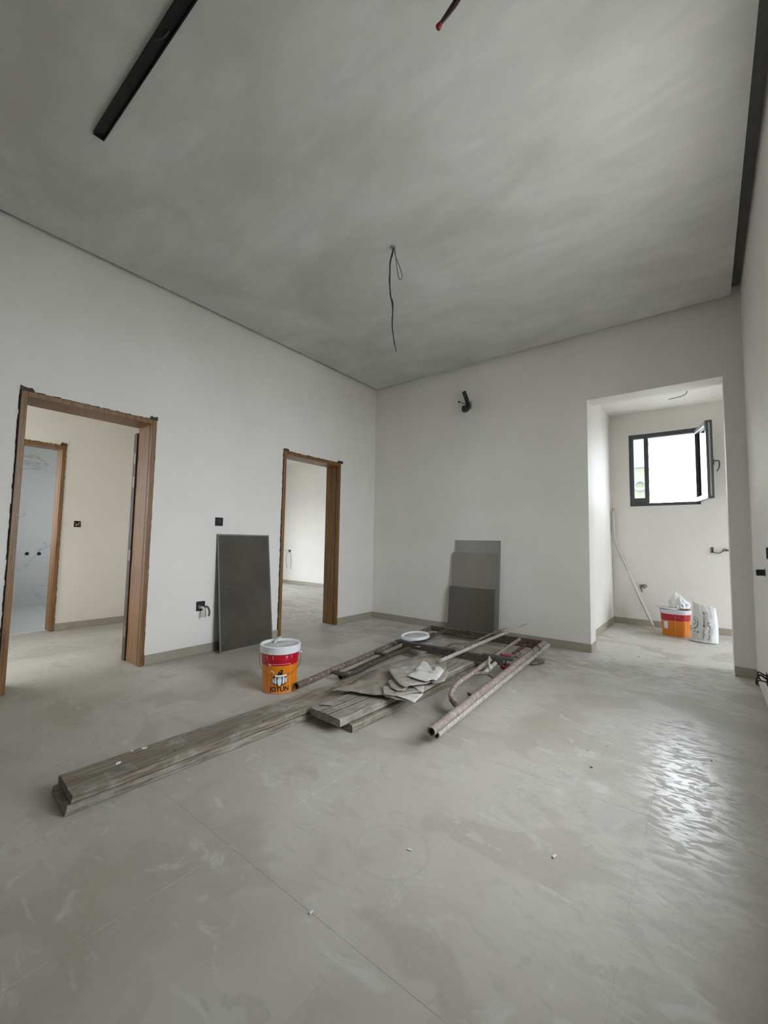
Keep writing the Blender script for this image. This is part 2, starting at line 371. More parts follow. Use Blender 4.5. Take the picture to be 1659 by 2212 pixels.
# ceilings
ce = tag(bx('ceiling', 'gap', None, -TL, RW + .6, YF - .2, .01, 3.505, 3.75), 'blotchy grey skim-coated ceiling panel with a dark shadow gap round its edge', 'ceiling', kind='structure')  # soffit coloured dark to deepen the shade in the edge gap
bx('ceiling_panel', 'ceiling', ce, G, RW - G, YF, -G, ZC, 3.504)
tag(bx('ceiling_alcove', 'wall', None, IX - .19, IR + .2, .12, IY + .2, IZ, 3.7), 'white ceiling of the alcove with a short dangling wire', 'ceiling', kind='structure')
tag(bx('ceiling_bedroom', 'wall', None, -5.5, -.05, -1.84, R2Y + .2, 3.1, 3.7), 'white ceiling of the second room, barely seen', 'ceiling', kind='structure')
tag(bx('ceiling_corridor', 'wall', None, -4.8, -.05, YF - .2, -1.84, 3.1, 3.7), 'white ceiling of the corridor, out of view', 'ceiling', kind='structure')

# skirting
def skirt(name, label, *segs):
    o = None
    for k, s_ in enumerate(segs):
        if o is None: o = tag(bx(name, 'base', None, *s_, 0.0, .0837, bevel=.002), label, 'baseboard', kind='structure')
        else: bx('skirting_tile', 'base', o, *s_, 0.0, .0837, bevel=.002)
T = .012
skirt('baseboard_left', 'beige tile skirting along the wall with the door frames', (0, T, D1[1] + .005, D2[0] - .005), (0, T, D2[1] + .005, -.001), (0, T, YF, D1[0] - .01))
skirt('baseboard_back', 'beige tile skirting under the leaning tiles on the end wall', (.001, NX0 + .001, -T, 0))
skirt('baseboard_pier', 'short beige skirting on the narrow pier right of the opening', (NX1, RW, -T, 0))
skirt('baseboard_alcove', 'beige skirting round the bright alcove', (IX + T, IR, IY - T, IY), (IX, IX + T, TB, IY), (NX0 - .001, NX0 + .008, .0, TB))
skirt('baseboard_corridor', 'beige skirting beside the inner bathroom door frame', (R1X, R1X + T, -3.25, -1.9))
skirt('baseboard_bedroom', 'beige skirting on the bright wall beyond the second doorway', (-5.3, -TL, R2Y - T, R2Y))

# ------------------------------------------------------------------ windows
portal((IR + .05, 1.225, 1.075), (-1, 0, 0), .85, 2.15)
portal((RW + .58, -2.675, 1.8), (-1, 0, 0), 1.45, 2.1)  # sky through the added right-wall opening
portal((3.48, IY + .12, 2.207), (0, -1, 0), .82, 1.048)
portal((-5.4, -.05, 1.1), (1, 0, 0), 1.7, 2.2)
portal((R1X - .08, -5.525, 1.5), (1, 0, 0), 1.35, 2.0)
portal((-1.2, YF - .1, 1.425), (0, 1, 0), 1.0, 1.65)
portal((-3.3, -4.47, 1.7), (0, 1, 0), 1.2, 1.4)

w1 = tag(empty('window_1', (WX0, IY + .05, WZ0)), 'small dark-framed window with its sash swung inwards, above the buckets', 'window', kind='structure')
def wp(name, mat, par, x0, x1, y0, y1, z0, z1, bevel=.003):
    o_ = Vector(w1.location); return bx(name, mat, par, x0 - o_.x, x1 - o_.x, y0 - o_.y, y1 - o_.y, z0 - o_.z, z1 - o_.z, bevel=bevel)
FY0, FY1 = IY + .035, IY + .105
wp('frame_stile', 'frame_al', w1, WX0, WX0 + .055, FY0, FY1, WZ0, WZ1)
wp('frame_stile', 'frame_al', w1, WX1 - .05, WX1, FY0, FY1, WZ0, WZ1)
wp('frame_head', 'frame_al', w1, WX0 + .055, WX1 - .05, FY0, FY1, WZ1 - .055, WZ1)
wp('frame_sill', 'frame_al', w1, WX0 + .055, WX1 - .05, FY0, FY1, WZ0, WZ0 + .045)
wp('frame_bead', 'al_light', w1, WX0 + .24, WX1 - .05, FY0 + .012, FY0 + .04, WZ1 - .068, WZ1 - .055, .001)
mu = wp('mullion', 'frame_al', w1, WX0 + .185, WX0 + .235, FY0, FY1, WZ0 + .045, WZ1 - .055)
wp('lock_strip', 'al_light', mu, WX0 + .2352, WX0 + .243, FY0 - .002, FY0 + .035, WZ0 + .05, WZ1 - .06, .001)
for k in range(5):
    z = WZ0 + .15 + k * .18; wp('lock_keeper', 'frame_al', mu, WX0 + .2431, WX0 + .247, FY0 + .004, FY0 + .022, z, z + .05, .001)
wp('pane_bottom_rail', 'frame_al', w1, WX0 + .055, WX0 + .185, FY0 + .01, FY1 - .01, WZ0 + .045, WZ0 + .12)
wp('pane', 'glass', w1, WX0 + .05, WX0 + .19, FY0 + .035, FY0 + .045, WZ0 + .115, WZ1 - .05, 0)
# opening sash, hinged on the right, swung about 104 degrees into the room
sash = empty('sash', (WX1 - .055 - WX0, -.02, .035)); sash.parent = w1
sash.rotation_euler = (0, 0, math.radians(104))
SW, SH, ST = .535, .975, .068
def sb(name, mat, par, *a, bevel=.004): return bx(name, mat, par, *a, bevel=bevel)
sb('sash_hinge_stile', 'frame_al', sash, -.055, 0, -ST, 0, 0, SH)
ls = sb('sash_lock_stile', 'frame_al', sash, -SW, -SW + .06, -ST, 0, 0, SH)
sb('sash_top_rail', 'al_light', sash, -SW + .06, -.055, -ST, 0, SH - .058, SH)
sb('sash_bottom_rail', 'al_light', sash, -SW + .06, -.055, -ST, 0, 0, .058)
sb('gasket', 'gasket', ls, -SW - .004, -SW, -ST + .026, -ST + .042, .03, SH - .03, bevel=.001)
sb('sash_pane', 'glass', sash, -SW + .055, -.05, -ST * .55, -ST * .42, .05, SH - .05, bevel=0)
hd = MB().box(-SW + .018, -SW + .046, -ST - .012, -ST, SH * .42, SH * .42 + .075)
hd.tube(smooth_path([(-SW + .032, -ST - .01, SH * .42 + .05), (-SW + .032, -ST - .055, SH * .42 + .055), (-SW + .032, -ST - .066, SH * .42 + .03), (-SW + .032, -ST - .062, SH * .42 - .03), (-SW + .032, -ST - .04, SH * .42 - .075)]), [.008] * 25, 8)
hd.build('handle', 'frame_al', ls, 40)

# frames of the windows that are out of view, some added only for their light
def side_window(name, label, axis, t, u0, u1, z0, z1, w=.05):
    o = tag(empty(name, (t, u0, z0) if axis == 'x' else (u0, t, z0)), label, 'window', kind='structure'); L, H = u1 - u0, z1 - z0
    for a, b, c, d, nm in ((0, w, 0, H, 'frame_stile'), (L - w, L, 0, H, 'frame_stile'), (w, L - w, 0, w, 'frame_sill'), (w, L - w, H - w, H, 'frame_head'), (L / 2 - .02, L / 2 + .02, w, H - w, 'mullion')):
        if axis == 'x': bx(nm, 'frame_al', o, -.03, .03, a, b, c, d, bevel=.003)
        else: bx(nm, 'frame_al', o, a, b, -.03, .03, c, d, bevel=.003)
side_window('added_window_2', 'tall open window added to the right wall as fill light, out of view', 'x', RW + .53, -3.4, -1.95, .75, 2.85)  # invented opening, brightens the main room from out of view
side_window('window_3', 'glazed balcony opening of the alcove, out of view', 'x', IR + .15, .8, 1.65, 0, 2.15)
side_window('window_4', 'balcony opening of the second room, out of view', 'x', -5.45, -.9, .8, 0, 2.2)
side_window('window_5', 'corridor window in the far wall, out of view', 'x', R1X - .12, -6.2, -4.85, .5, 2.5)
side_window('added_window_6', 'added corridor end window that brightens the corridor, out of view', 'y', YF - .15, -1.7, -.7, .6, 2.25)  # put in to raise the corridor's light level
side_window('added_window_7', 'added bathroom window that lights the marble wall, out of view', 'y', -4.52, -3.9, -2.7, 1.0, 2.4)  # unseen opening added so the bathroom gets daylight
# what lies outside the open window
tag(bx('ground', 'slab', None, -40, 40, -40, 40, -.5, -.2), 'bare ground outside the building, out of view', 'ground', kind='structure')
NY = 12.0; zs_ = yp(1380, 1003, NY).z; xr_ = yp(1396, 1040, NY).x
nb = empty('neighbour_building', (xr_ - 1.2, NY, 0)); tag(nb, 'beige and pale rendered building outside, seen through the narrow window pane', 'building')
bx('lower_wall', 'beige_out', nb, -1.2, 1.2, 0, 3, -.2, zs_ - .12); bx('upper_wall', 'pale_out', nb, -1.2, 1.2, .12, 3, zs_, 10)
bx('ledge', 'pale_out', nb, -1.25, 1.22, -.06, 3, zs_ - .12, zs_)
v_ = MB(); v_.lathe([(.135, 0), (.135, .08), (.185, .08), (.185, 0)], 32); vv_ = v_.build('round_vent', 'pale_out', nb, 40); p_ = yp(1383, 1049, NY); vv_.location = (p_.x - xr_ + 1.2, -.001, p_.z); vv_.rotation_euler = (math.pi / 2, 0, 0)
p0 = yp(1455, 1074, 5.0); p1 = yp(1481, 1100, 5.0)
ob = empty('outdoor_unit', (p0.x, 5.0, p1.z)); tag(ob, 'pale box outside at the lower left corner of the open window', 'box')
bx('casing', 'pale_out', ob, 0, p1.x - p0.x, 0, .3, 0, p0.z - p1.z, bevel=.01); bx('base_rail', 'grey_pvc', ob, 0, p1.x - p0.x, .02, .28, -.04, 0)
bx('bracket', 'grey_pvc', ob, .03, .06, .02, .28, -p1.z - 1.0, -.04)

# ------------------------------------------------------------------ door frames
def door_frame(name, label, X, y0, y1, zt, depth, horns, stop=False, jt=.04, seed=1, far_horn=0.0):
    """lining of an opening in an x = const wall; face at X + 0.012, body runs to X - depth"""
    rnd = random.Random(seed); d = tag(empty(name, (X, (y0 + y1) / 2, 0)), label, 'door frame', kind='structure'); cy = (y0 + y1) / 2
    xa, xb = -depth, .014
    for s_ in (0, 1):
        a, b = (y0, y0 + jt) if s_ == 0 else (y1 - jt, y1)
        j = bx('jamb', 'wood', d, xa, xb, a - cy, b - cy, 0.001, zt, bevel=.003)
        g = (a - .008, a - .0005) if s_ == 0 else (b + .0005, b + .005)
        mb = MB(); n = 60                                       # ragged expanding-foam line between frame and plaster
        for k in range(n):
            z0, z1 = zt * k / n, zt * (k + 1) / n; w = rnd.uniform(.35, 1.0) if s_ == 0 else rnd.uniform(.0, .8)
            if s_ == 0: mb.box(-.02, .004, g[1] - .009 * w - cy, g[1] - cy, z0, z1)
            elif w > .25: mb.box(-.02, .004, g[0] - cy, g[0] + .006 * w - cy, z0, z1)
        mb.build('gap_foam', 'foam', j)
        # groove near the face edge
        yy = (b, b + .0012) if s_ == 0 else (a - .0012, a)
        bx('groove', 'wood_dark', j, -.034, -.022, yy[0] - cy, yy[1] - cy, .002, zt - jt)
    h = bx('head', 'wood', d, xa, xb, y0 + jt - cy, y1 - jt - cy, zt - jt, zt, bevel=.003)
    mb = MB()
    for k in range(40):
        w = rnd.uniform(.2, 1); a, b = y0 + (y1 - y0) * k / 40, y0 + (y1 - y0) * (k + 1) / 40; mb.box(-.02, .005, a - cy, b - cy, zt + .0004, zt + .009 * w)
    mb.build('gap_foam', 'foam', h)
    if horns:
        for s_ in (0, 1):
            a, b = (y0 - .004, y0 + .075) if s_ == 0 else (y1 - .06, y1 + .006 + far_horn)
            mb = MB(); n = 5; prof = [rnd.uniform(.022, .036) for _ in range(n + 1)]; prof[0 if s_ else -1] = .012
            for k in range(n):
                u0, u1 = a + (b - a) * k / n - cy, a + (b - a) * (k + 1) / n - cy; q = len(mb.v)
                mb.v += [(x, u, z) for x in (-.03, .0145) for u, z in ((u0, zt), (u1, zt), (u1, zt + prof[k + 1]), (u0, zt + prof[k]))]
                mb.f += [(q, q + 1, q + 2, q + 3), (q + 7, q + 6, q + 5, q + 4), (q, q + 4, q + 5, q + 1), (q + 2, q + 6, q + 7, q + 3), (q, q + 3, q + 7, q + 4), (q + 1, q + 5, q + 6, q + 2)]
            mb.build('head_horn', 'wood_dark', d)
    if stop:
        st = bx('hinge_stile', 'wood_dark', d, xa - .065, xa - .002, y1 - jt - .012 - cy, y1 - jt + .03 - cy, .001, zt - jt - .045, bevel=.002)
        for z in (1.80, 1.58, .90, .21):
            bx('hinge_leaf', 'steel', st, xa - .038, xa - .008, y1 - jt - .0145 - cy, y1 - jt - .012 - cy, z, z + .10, bevel=.001)
            MB().tube([(xa - .004, y1 - jt - .012 - cy, z), (xa - .004, y1 - jt - .012 - cy, z + .10)], .006, 10).build('hinge_knuckle', 'steel', st, 40)
    return d
door_frame('door_1', 'brown wooden door frame at the left edge of the photo, without a door leaf', 0, D1[0], D1[1], D1[2], .262, True, stop=True, seed=3)
door_frame('door_2', 'tall brown wooden door frame behind the bucket, near the room corner', 0, D2[0], D2[1], D2[2], .225, True, seed=5, far_horn=.03)
door_frame('door_3', 'inner brown door frame to the marble bathroom, seen through the nearer frame', R1X, -4.05, -3.257, 2.2, .18, True, seed=9)

# ------------------------------------------------------------------ leaning tiles
def leaning(name, mat, label, cat, w, h, t, base_pt, along, out, lean, extra=None, group=None):
    """slab standing on the floor: base_pt = bottom front corner, along = unit vector of its width, out = away from wall"""
    o = empty(name, base_pt); tag(o, label, cat, group); al = Vector(along); ov = Vector(out)
    upv = (Vector((0, 0, 1)) * math.cos(lean) - ov * math.sin(lean)).normalized(); nv = al.cross(upv); nv = nv if nv.dot(ov) > 0 else -nv
    return o, al, upv, nv
# mesh-backed slab on the left wall
bpt = Vector((.150, -2.522, 0.0)); lean = math.asin((.150 - .012) / 1.172)
o, al, uv, nv = leaning('mesh_backed_slab', None, 'dark tile slab leaning mesh side out beside the tall door frame', 'tile', .63, 1.172, .011, bpt, (0, 1, 0), (1, 0, 0), lean)
Wp, Hp, Tp = .628, 1.172, .011
body = MB().obox(-nv * Tp, al * Wp, uv * Hp, nv * Tp).build('slab_body', 'meshback', o, bevel=.0015)
fr_ = MB()
for a, b, c, d in ((0, .012, 0, Hp), (Wp - .012, Wp, 0, Hp), (.012, Wp - .012, Hp - .014, Hp), (.012, Wp - .012, 0, .012)):
    fr_.obox(al * a + uv * c, al * (b - a), uv * (d - c), nv * .002)
fr_.build('bare_edge', 'tile_edge', o)
rb = MB(); st_ = .0185
def ribline(c0, sgn):
    # line v = sgn*u*1.15 + c0 clipped to the slab
    m_, M_ = .014, Wp - .014; k = sgn * 1.15; pts = []
    us = [m_, M_]; 
    for vlim in (.015, Hp - .017): us.append((vlim - c0) / k)
    us = sorted(u for u in us if m_ - 1e-6 <= u <= M_ + 1e-6 and .0149 <= k * u + c0 <= Hp - .0169)
    if len(us) < 2: return
    u0, u1 = us[0], us[-1]
    if u1 - u0 < .01: return
    a = al * u0 + uv * (k * u0 + c0); b = al * u1 + uv * (k * u1 + c0); t_ = (b - a).normalized(); s__ = nv.cross(t_)
    rb.obox(a - s__ * .0024, b - a, s__ * .0048, nv * .0022)
cc = -1.2
while cc < 2.2:
    ribline(cc, 1); ribline(cc, -1); cc += st_ * 1.52
r_ = rb.build('mesh_relief', plain('mesh_rib_grey', (.115, .098, .072), .45, var=.18, scale=3), o)
r_['kind'] = 'stuff'
bx('shim', 'tile_edge', o, -.02, .0, .05, .10, 0, .0035)
# tiles on the end wall: three slabs, one behind the other
def tile(name, mat, label, x, w, h, y, top_y, t=.010):
    lean = math.asin(min(.9, (top_y - y) / h)); o, al, uv, nv = leaning(name, mat, label, 'tile', w, h, t, Vector((x, y, 0)), (1, 0, 0), (0, -1, 0), lean, group='tiles leaning on the end wall')
    MB().obox(-nv * t, al * w, uv * h, nv * t).build('tile_body', mat, o, bevel=.001)
    MB().obox(al * .002 + uv * .002 + nv * .0, al * (w - .004), uv * (h - .004), nv * .0006).build('tile_glaze', mat, o)
    return o
tile('porcelain_tile', 'tile_grey', 'tallest light grey tile, backmost of the three leaning on the end wall', 1.372, .604, 1.152, -.085, -.012)
tile('porcelain_tile', 'tile_beige', 'middle taupe tile of the three leaning on the end wall', 1.349, .596, .995, -.112, -.040)
tile('porcelain_tile', 'tile_dark', 'shortest dark taupe tile, in front of the stack on the end wall', 1.335, .60, .572, -.150, -.095)

# ------------------------------------------------------------------ wooden planks
def plank(name, mat, label, p0, p1, w, t, z0, seed, group='old scaffold planks on the floor'):
    """p0,p1: left bottom edge ends (x,y); width to the right of the direction"""
    rnd = random.Random(seed); a = Vector((p0[0], p0[1], z0)); b = Vector((p1[0], p1[1], z0)); L = (b - a).length; d = (b - a).normalized(); r = Vector((d.y, -d.x, 0)); up = Vector((0, 0, 1))
    o = empty(name, a); tag(o, label, 'plank', group)
    c = .006; prof = [(c, 0), (w * .5, 0), (w - c, 0), (w, c), (w, t - c), (w - c, t), (w * .82, t), (w * .65, t), (w * .5, t), (w * .35, t), (w * .18, t), (c, t), (0, t - c), (0, c)]
    N = 46; mb = MB(); np_ = len(prof)
    for i in range(N + 1):
        s_ = L * i / N
        for (u, v) in prof:
            e = 0
            if i == 0: e = mnoise.noise(Vector((u * 30, v * 40, seed))) * .006
            if i == N: e = mnoise.noise(Vector((u * 30, v * 40, seed + 9))) * .006
            q = Vector((u * 12, s_ * 1.3, seed * 3.1)); du = mnoise.noise(Vector((0, s_ * 4, seed))) * .005 + mnoise.noise(Vector((0, s_ * 17, seed + 4))) * .002
            dv = mnoise.noise(q) * .0035 if v > t * .5 else 0
            mb.v.append(tuple(d * (s_ + e) + r * (u + du) + up * (v + dv)))
    for i in range(N):
        for k in range(np_): k2 = (k + 1) % np_; mb.f.append((i * np_ + k, i * np_ + k2, (i + 1) * np_ + k2, (i + 1) * np_ + k))
    mb.f.append(tuple(range(np_))[::-1]); mb.f.append(tuple(N * np_ + k for k in range(np_)))
    mb.build('board', mat, o, 35)
    return o, d, r, t, L
pl, d_, r_, t_, L_ = plank('scaffold_plank', 'plank', 'long grey weathered plank, upper of the pair reaching into the foreground', (1.668, -4.190), (1.815, -1.05), .218, .035, .046, 1)
def nail(par, d, r, z, s_, u, h=.012): MB().tube([d * s_ + r * u + Vector((0, 0, z)), d * (s_ + .004) + r * u + Vector((0, 0, z + h))], .002, 6).build('nail', 'soot', par)
nail(pl, d_, r_, .034, .42, .16); nail(pl, d_, r_, .034, .9, .19)
for s_, u, sz, cl_ in ((.33, .028, .010, 'larger white plaster chip at the far edge of the long plank'), (.28, .012, .006, 'smallest white plaster chip near the far edge of the long plank'), (.20, .09, .009, 'white plaster chip lying mid-width on the near end of the long plank')):
    q = Vector(pl.location) + d_ * s_ + r_ * u + Vector((0, 0, .0375)); mb = MB(); mb.obox((-sz, -sz * .45, -.002), (sz * 2, .004, 0), (.003, sz * .9, .001), (.001, .002, .006))
    c_ = mb.build('plaster_chip', 'chip', None, loc=q, bevel=.001); c_.rotation_euler = (0, 0, random.uniform(0, 2)); tag(c_, cl_, 'debris', 'plaster chips on the long plank')
plank('scaffold_plank', 'plank_pale', 'long pale-edged plank, lower of the pair reaching into the foreground', (1.652, -4.205), (1.815, -1.0), .224, .038, 0.001, 2)
p2, d2_, r2_, _, _ = plank('scaffold_plank', 'plank_pale', 'short thick plank with a split end, upper of the pair in the middle', (1.975, -3.010), (2.065, -.86), .262, .045, .049, 3)
cl = MB(); cl.tube([d2_ * .05 + r2_ * .02 + Vector((0, 0, .05)), d2_ * .09 + r2_ * .09 + Vector((0, 0, .051))], .0025, 6); cl.build('wire_staple', 'soot', p2)
for u in (.10, .165):
    MB().box(-.0012, .0012, 0, .5, 0, .0012).build('crack', 'soot', p2, loc=tuple(d2_ * -.002 + r2_ * u + Vector((0, 0, .0475)))).rotation_euler = (0, 0, -.04)
plank('scaffold_plank', 'plank', 'short plank with a bright sawn edge, lower of the pair in the middle', (2.02, -2.93), (2.13, -.90), .245, .044, .001, 4)

# ------------------------------------------------------------------ scaffold frames
def px(seq, zs):
    if isinstance(zs, (int, float)): zs = [zs] * len(seq)
    return [zp(x, y, z) for (x, y), z in zip(seq, zs)]
sf = empty('steel_scaffold', (1.5, -1.5, 0)); tag(sf, 'rusty plaster-spattered steel scaffold frame lying on the planks', 'scaffold')
R_ = lambda pts: [Vector(p) + rel(sf) for p in pts]
A, B = R_(px([(640, 1482), (932, 1356)], [.050, .085])); A = A + (A - B).normalized() * .0
MB().pipe(A, B, .0235, .019).build('post', 'pipe', sf, 40)
A2, B2 = R_(px([(931, 1581), (1176, 1388)], [.105, .11]))
MB().pipe(A2, B2, .0245, .020).build('post', 'pipe_pink', sf, 40)
MB().tube(smooth_path(R_(px([(722, 1452), (742, 1456), (772, 1450), (800, 1436), (840, 1418), (883, 1400), (905, 1389), (930, 1376), (967, 1359)], [.062, .066, .072, .08, .09, .10, .105, .112, .12])), 5), [.0175] * 41, 12).build('inner_rail', 'pipe_dark', sf, 50)
MB().tube(smooth_path(R_(px([(992, 1527), (977, 1510), (974, 1500), (983, 1483), (996, 1471), (1020, 1455), (1051, 1431), (1072, 1416), (1122, 1381)], [.10, .10, .105, .115, .125, .13, .14, .14, .14])), 5), [.0165] * 41, 12).build('inner_rail', 'pipe_pink', sf, 50)
MB().tube(smooth_path(R_(px([(992, 1527), (982, 1519), (974, 1508)], [.085, .07, .095])), 5), [.018] * 11, 10).build('bent_bracket', 'pipe_dark', sf, 50)
MB().tube(R_(px([(808, 1409), (842, 1416)], [.07, .09])), .015, 10).build('rung', 'pipe_dark', sf, 40)
MB().tube(smooth_path(R_(px([(1021, 1455), (1047, 1454), (1069, 1464)], [.13, .13, .115])), 5), [.012] * 11, 10).build('rung', 'pipe', sf, 40)
MB().tube(smooth_path(R_(px([(1082, 1414), (1104, 1416), (1127, 1420)], [.14, .135, .12])), 5), [.013] * 11, 10).build('rung', 'pipe', sf, 40)
# mid cross member: green angle iron lying over the posts
ga, gb = px([(853, 1383), (1106, 1428)], [.145, .165]); u_ = (gb - ga).normalized(); s_ = Vector((-u_.y, u_.x, 0)).normalized(); z_ = Vector((0, 0, 1))
ga = ga + rel(sf); L = (gb + rel(sf) - ga).length
g1 = MB().obox(ga - z_ * .004, u_ * L, s_ * .052, z_ * .005).build('angle_flange', 'green', sf, bevel=.001)
MB().obox(ga + u_ * .09 - z_ * .052, u_ * (L * .86), s_ * .005, z_ * .048).build('angle_web', mk_rust('rust_red_web', (.060, .030, .020), (.025, .016, .012), (.05, .06, .05), .5), sf)
MB().tube([gb + rel(sf) - u_ * .26 + z_ * .008 + s_ * .02, gb + rel(sf) + z_ * .008 + s_ * .02], .013, 10).build('tube_stub', 'green', sf, 40)
hk = MB(); hk.tube(R_(px([(1057, 1419), (1057, 1430), (1058, 1445)], [.18, .165, .13])), .007, 8); hk.build('tie_strap', 'pipe_pale', sf, 40)
MB().tube(R_(px([(1070, 1433), (1062, 1440), (1045, 1455)], [.12, .12, .11])), .017, 10).build('strut', 'pipe_pale', sf, 40)
# far cross members
fa, fb = px([(930, 1352), (1174, 1385)], [.115, .125]); u_ = (fb - fa).normalized(); s_ = Vector((-u_.y, u_.x, 0)); L = (fb - fa).length; fa = fa + rel(sf)
MB().obox(fa - z_ * .055, u_ * L, s_ * .006, z_ * .055).build('far_angle_web', 'pipe_dark', sf, bevel=.001)
MB().obox(fa - z_ * .004, u_ * L, s_ * .045, z_ * .005).build('far_angle_flange', 'pipe', sf, bevel=.001)
# second frame lying underneath
sg = empty('steel_scaffold', (1.5, -1.5, 0)); tag(sg, 'second plaster-caked scaffold frame, mostly hidden under the rusty one', 'scaffold')
q1, q2 = [p + rel(sg) for p in px([(941, 1587), (1183, 1394)], [.060, .065])]
MB().pipe(q1, q2, .0235, .019).build('post', 'pipe_pale', sg, 40)
q3, q4 = [p + rel(sg) for p in px([(735, 1462), (938, 1370)], [.030, .040])]
MB().pipe(q3, q4, .0225, .018).build('post', 'pipe_dark', sg, 40)
q5, q6 = [p + rel(sg) for p in px([(948, 1366), (1168, 1399)], [.055, .06])]
MB().tube([q5, q5.lerp(q6, .5), q6], .018, 12).build('cross_tube', 'pipe_dark', sg, 40)
MB().tube([q5 + Vector((0, .09, .005)), q6 + Vector((0, .09, .005))], .014, 12).build('cross_tube', 'pipe_dark', sg, 40)
MB().tube([p + rel(sg) for p in px([(1135, 1394), (1108, 1412)], [.075, .075])], .015, 10).build('strut', mk_rust('maroon_primed_pipe', (.11, .045, .04), (.07, .03, .03), (.3, .27, .24), .62), sg, 40)
for k, (x, y) in enumerate(((1147, 1406), (1118, 1412))):
    MB().tube(smooth_path([p + rel(sg) for p in px([(x, y - 6), (x + 6, y - 1), (x + 3, y + 5)], [.14, .13, .10])], 4), [.003] * 9, 6).build('tie_wire', 'soot', sg, 40)
for k in range(14):   # plaster lumps on the near post
    f = random.uniform(.05, .97); p = A2.lerp(B2, f) + Vector((random.uniform(-.008, .014), 0, random.uniform(-.024, .012)))
    mb = MB(); s0 = random.uniform(.005, .011); mb.lathe([(.0005, -s0), (s0 * .9, -s0 * .3), (s0 * .8, s0 * .4), (.0005, s0)], 7); mb.v = [(x * random.uniform(.7, 1.5), y * random.uniform(.8, 2.2), z) for x, y, z in mb.v]
    mb.build('plaster_lump', 'pipe_pale', sf, 40, loc=tuple(p))
# loop of tie wire round the far end of the near post
MB().tube([B2.lerp(A2, .13) + (Vector((math.cos(t), 0, math.sin(t))) * .034) for t in [i * math.pi * 1.6 / 14 - .4 for i in range(15)]], .0045, 7).build('tie_wire', 'soot', sf, 40)
# red clamp hanging between the frames
rc = empty('red_clamp', zp(1092, 1440, .03)); tag(rc, 'small shiny red clamp caught between the scaffold frames', 'clamp')
Rc = lambda pts: [Vector(p) - Vector(rc.location) for p in pts]
MB().lathe([(.004, .03), (.034, .03), (.036, .0), (.030, -.012), (.004, -.012)], 20).build('jaw', 'red_clamp', rc, 40, loc=tuple(Rc([zp(1092, 1421, .13)])[0]))
MB().tube(Rc(px([(1085, 1438), (1092, 1442), (1099, 1438)], [.055, .05, .055])), [.026, .034, .022], 12).build('jaw', 'red_clamp', rc, 40)
MB().tube(Rc(px([(1093, 1424), (1092, 1440)], [.13, .06])), .008, 8).build('bolt', 'soot', rc, 40)
# loose rods on top
def rod(name, label, pts, zs, rs, mat): return tag(MB().tube(px(pts, zs), rs, 10).build(name, mat, None, 45), label, 'rod')
rod('steel_rod', 'long whitish spattered rod lying diagonally over the scaffold, tip pointing at the end wall', [(950, 1428), (1012, 1401), (1060, 1380), (1108, 1361), (1120, 1355), (1138, 1347)], [.165, .18, .19, .20, .205, .21], [.015, .0155, .015, .012, .006, .003], 'pipe_pale')
rod('steel_rod', 'shorter dark rod lying beside the long diagonal rod on the scaffold', [(985, 1405), (1040, 1379), (1070, 1365), (1096, 1356)], [.195, .205, .212, .216], [.011, .011, .009, .003], 'pipe')
# scraps near the frame
def sheet(name, mat, label, cat, pts, z, off=(0, 0), sc=1.0, warp=.006, th=.003, seed=0, zs=None, group=None, cuts=4, curl=0):
    P = [(off[0] + x / sc, off[1] + y / sc) for x, y in pts]; Q = [zp(x, y, (zs[i] if zs else z)) for i, (x, y) in enumerate(P)]
    c = sum(Q, Vector()) / len(Q); bm = bmesh.new(); vs = [bm.verts.new(q - c) for q in Q]; f = bm.faces.new(vs)
    bmesh.ops.triangulate(bm, faces=[f]); bmesh.ops.subdivide_edges(bm, edges=bm.edges[:], cuts=cuts, use_grid_fill=True)
    for v in bm.verts:
        q = v.co + c; v.co.z += (mnoise.noise(Vector((q.x * 7, q.y * 7, seed))) + .5 * mnoise.noise(Vector((q.x * 19, q.y * 19, seed)))) * warp
        if v.is_boundary: v.co += Vector((mnoise.noise(q * 60), mnoise.noise(q * 60 + Vector((5, 5, 5))), 0)) * .004 + Vector((0, 0, curl * abs(mnoise.noise(q * 14))))
    bmesh.ops.recalc_face_normals(bm, faces=bm.faces)
    me = bpy.data.meshes.new(name); bm.to_mesh(me); bm.free(); me.polygons.foreach_set('use_smooth', [True] * len(me.polygons)); me.materials.append(M[mat])
    o = bpy.data.objects.new(name, me); COL.objects.link(o); o.location = c; s_ = o.modifiers.new('thickness', 'SOLIDIFY'); s_.thickness = th; s_.offset = 0
    return tag(o, label, cat, group)
GP = 'torn paper heap on the planks'
sheet('kraft_board', 'cardboard', 'large dusty brown board sheet under the torn papers, pointed at its left end', 'board', [(345, 432), (560, 425), (650, 440), (880, 475), (1010, 505), (1120, 530), (1280, 430), (1500, 300), (1490, 95), (1240, 82), (1000, 140), (880, 170), (620, 300), (540, 360), (430, 378)], .124, (640, 1400), 4.608, .012, .005, 1, cuts=5)
Z8 = dict(off=(820, 1400), sc=9.217, group=GP)
sheet('torn_paper', 'paper_pale', 'pale torn scrap at the bottom edge of the paper heap', 'paper', [(300, 945), (470, 1000), (690, 1078), (780, 1000), (880, 905), (640, 905)], .131, warp=.006, seed=2, **Z8)
sheet('torn_paper', 'paper_grey', 'long thin grey scrap low on the left of the paper heap', 'paper', [(60, 770), (80, 915), (300, 932), (740, 890), (880, 870), (860, 800), (640, 800), (420, 780), (200, 760)], .140, warp=.007, seed=3, **Z8)
sheet('torn_paper', 'paper_pale', 'small white triangular scrap poking out under the grey paper', 'paper', [(650, 750), (770, 842), (862, 884), (888, 738)], .147, warp=.004, seed=4, **Z8)
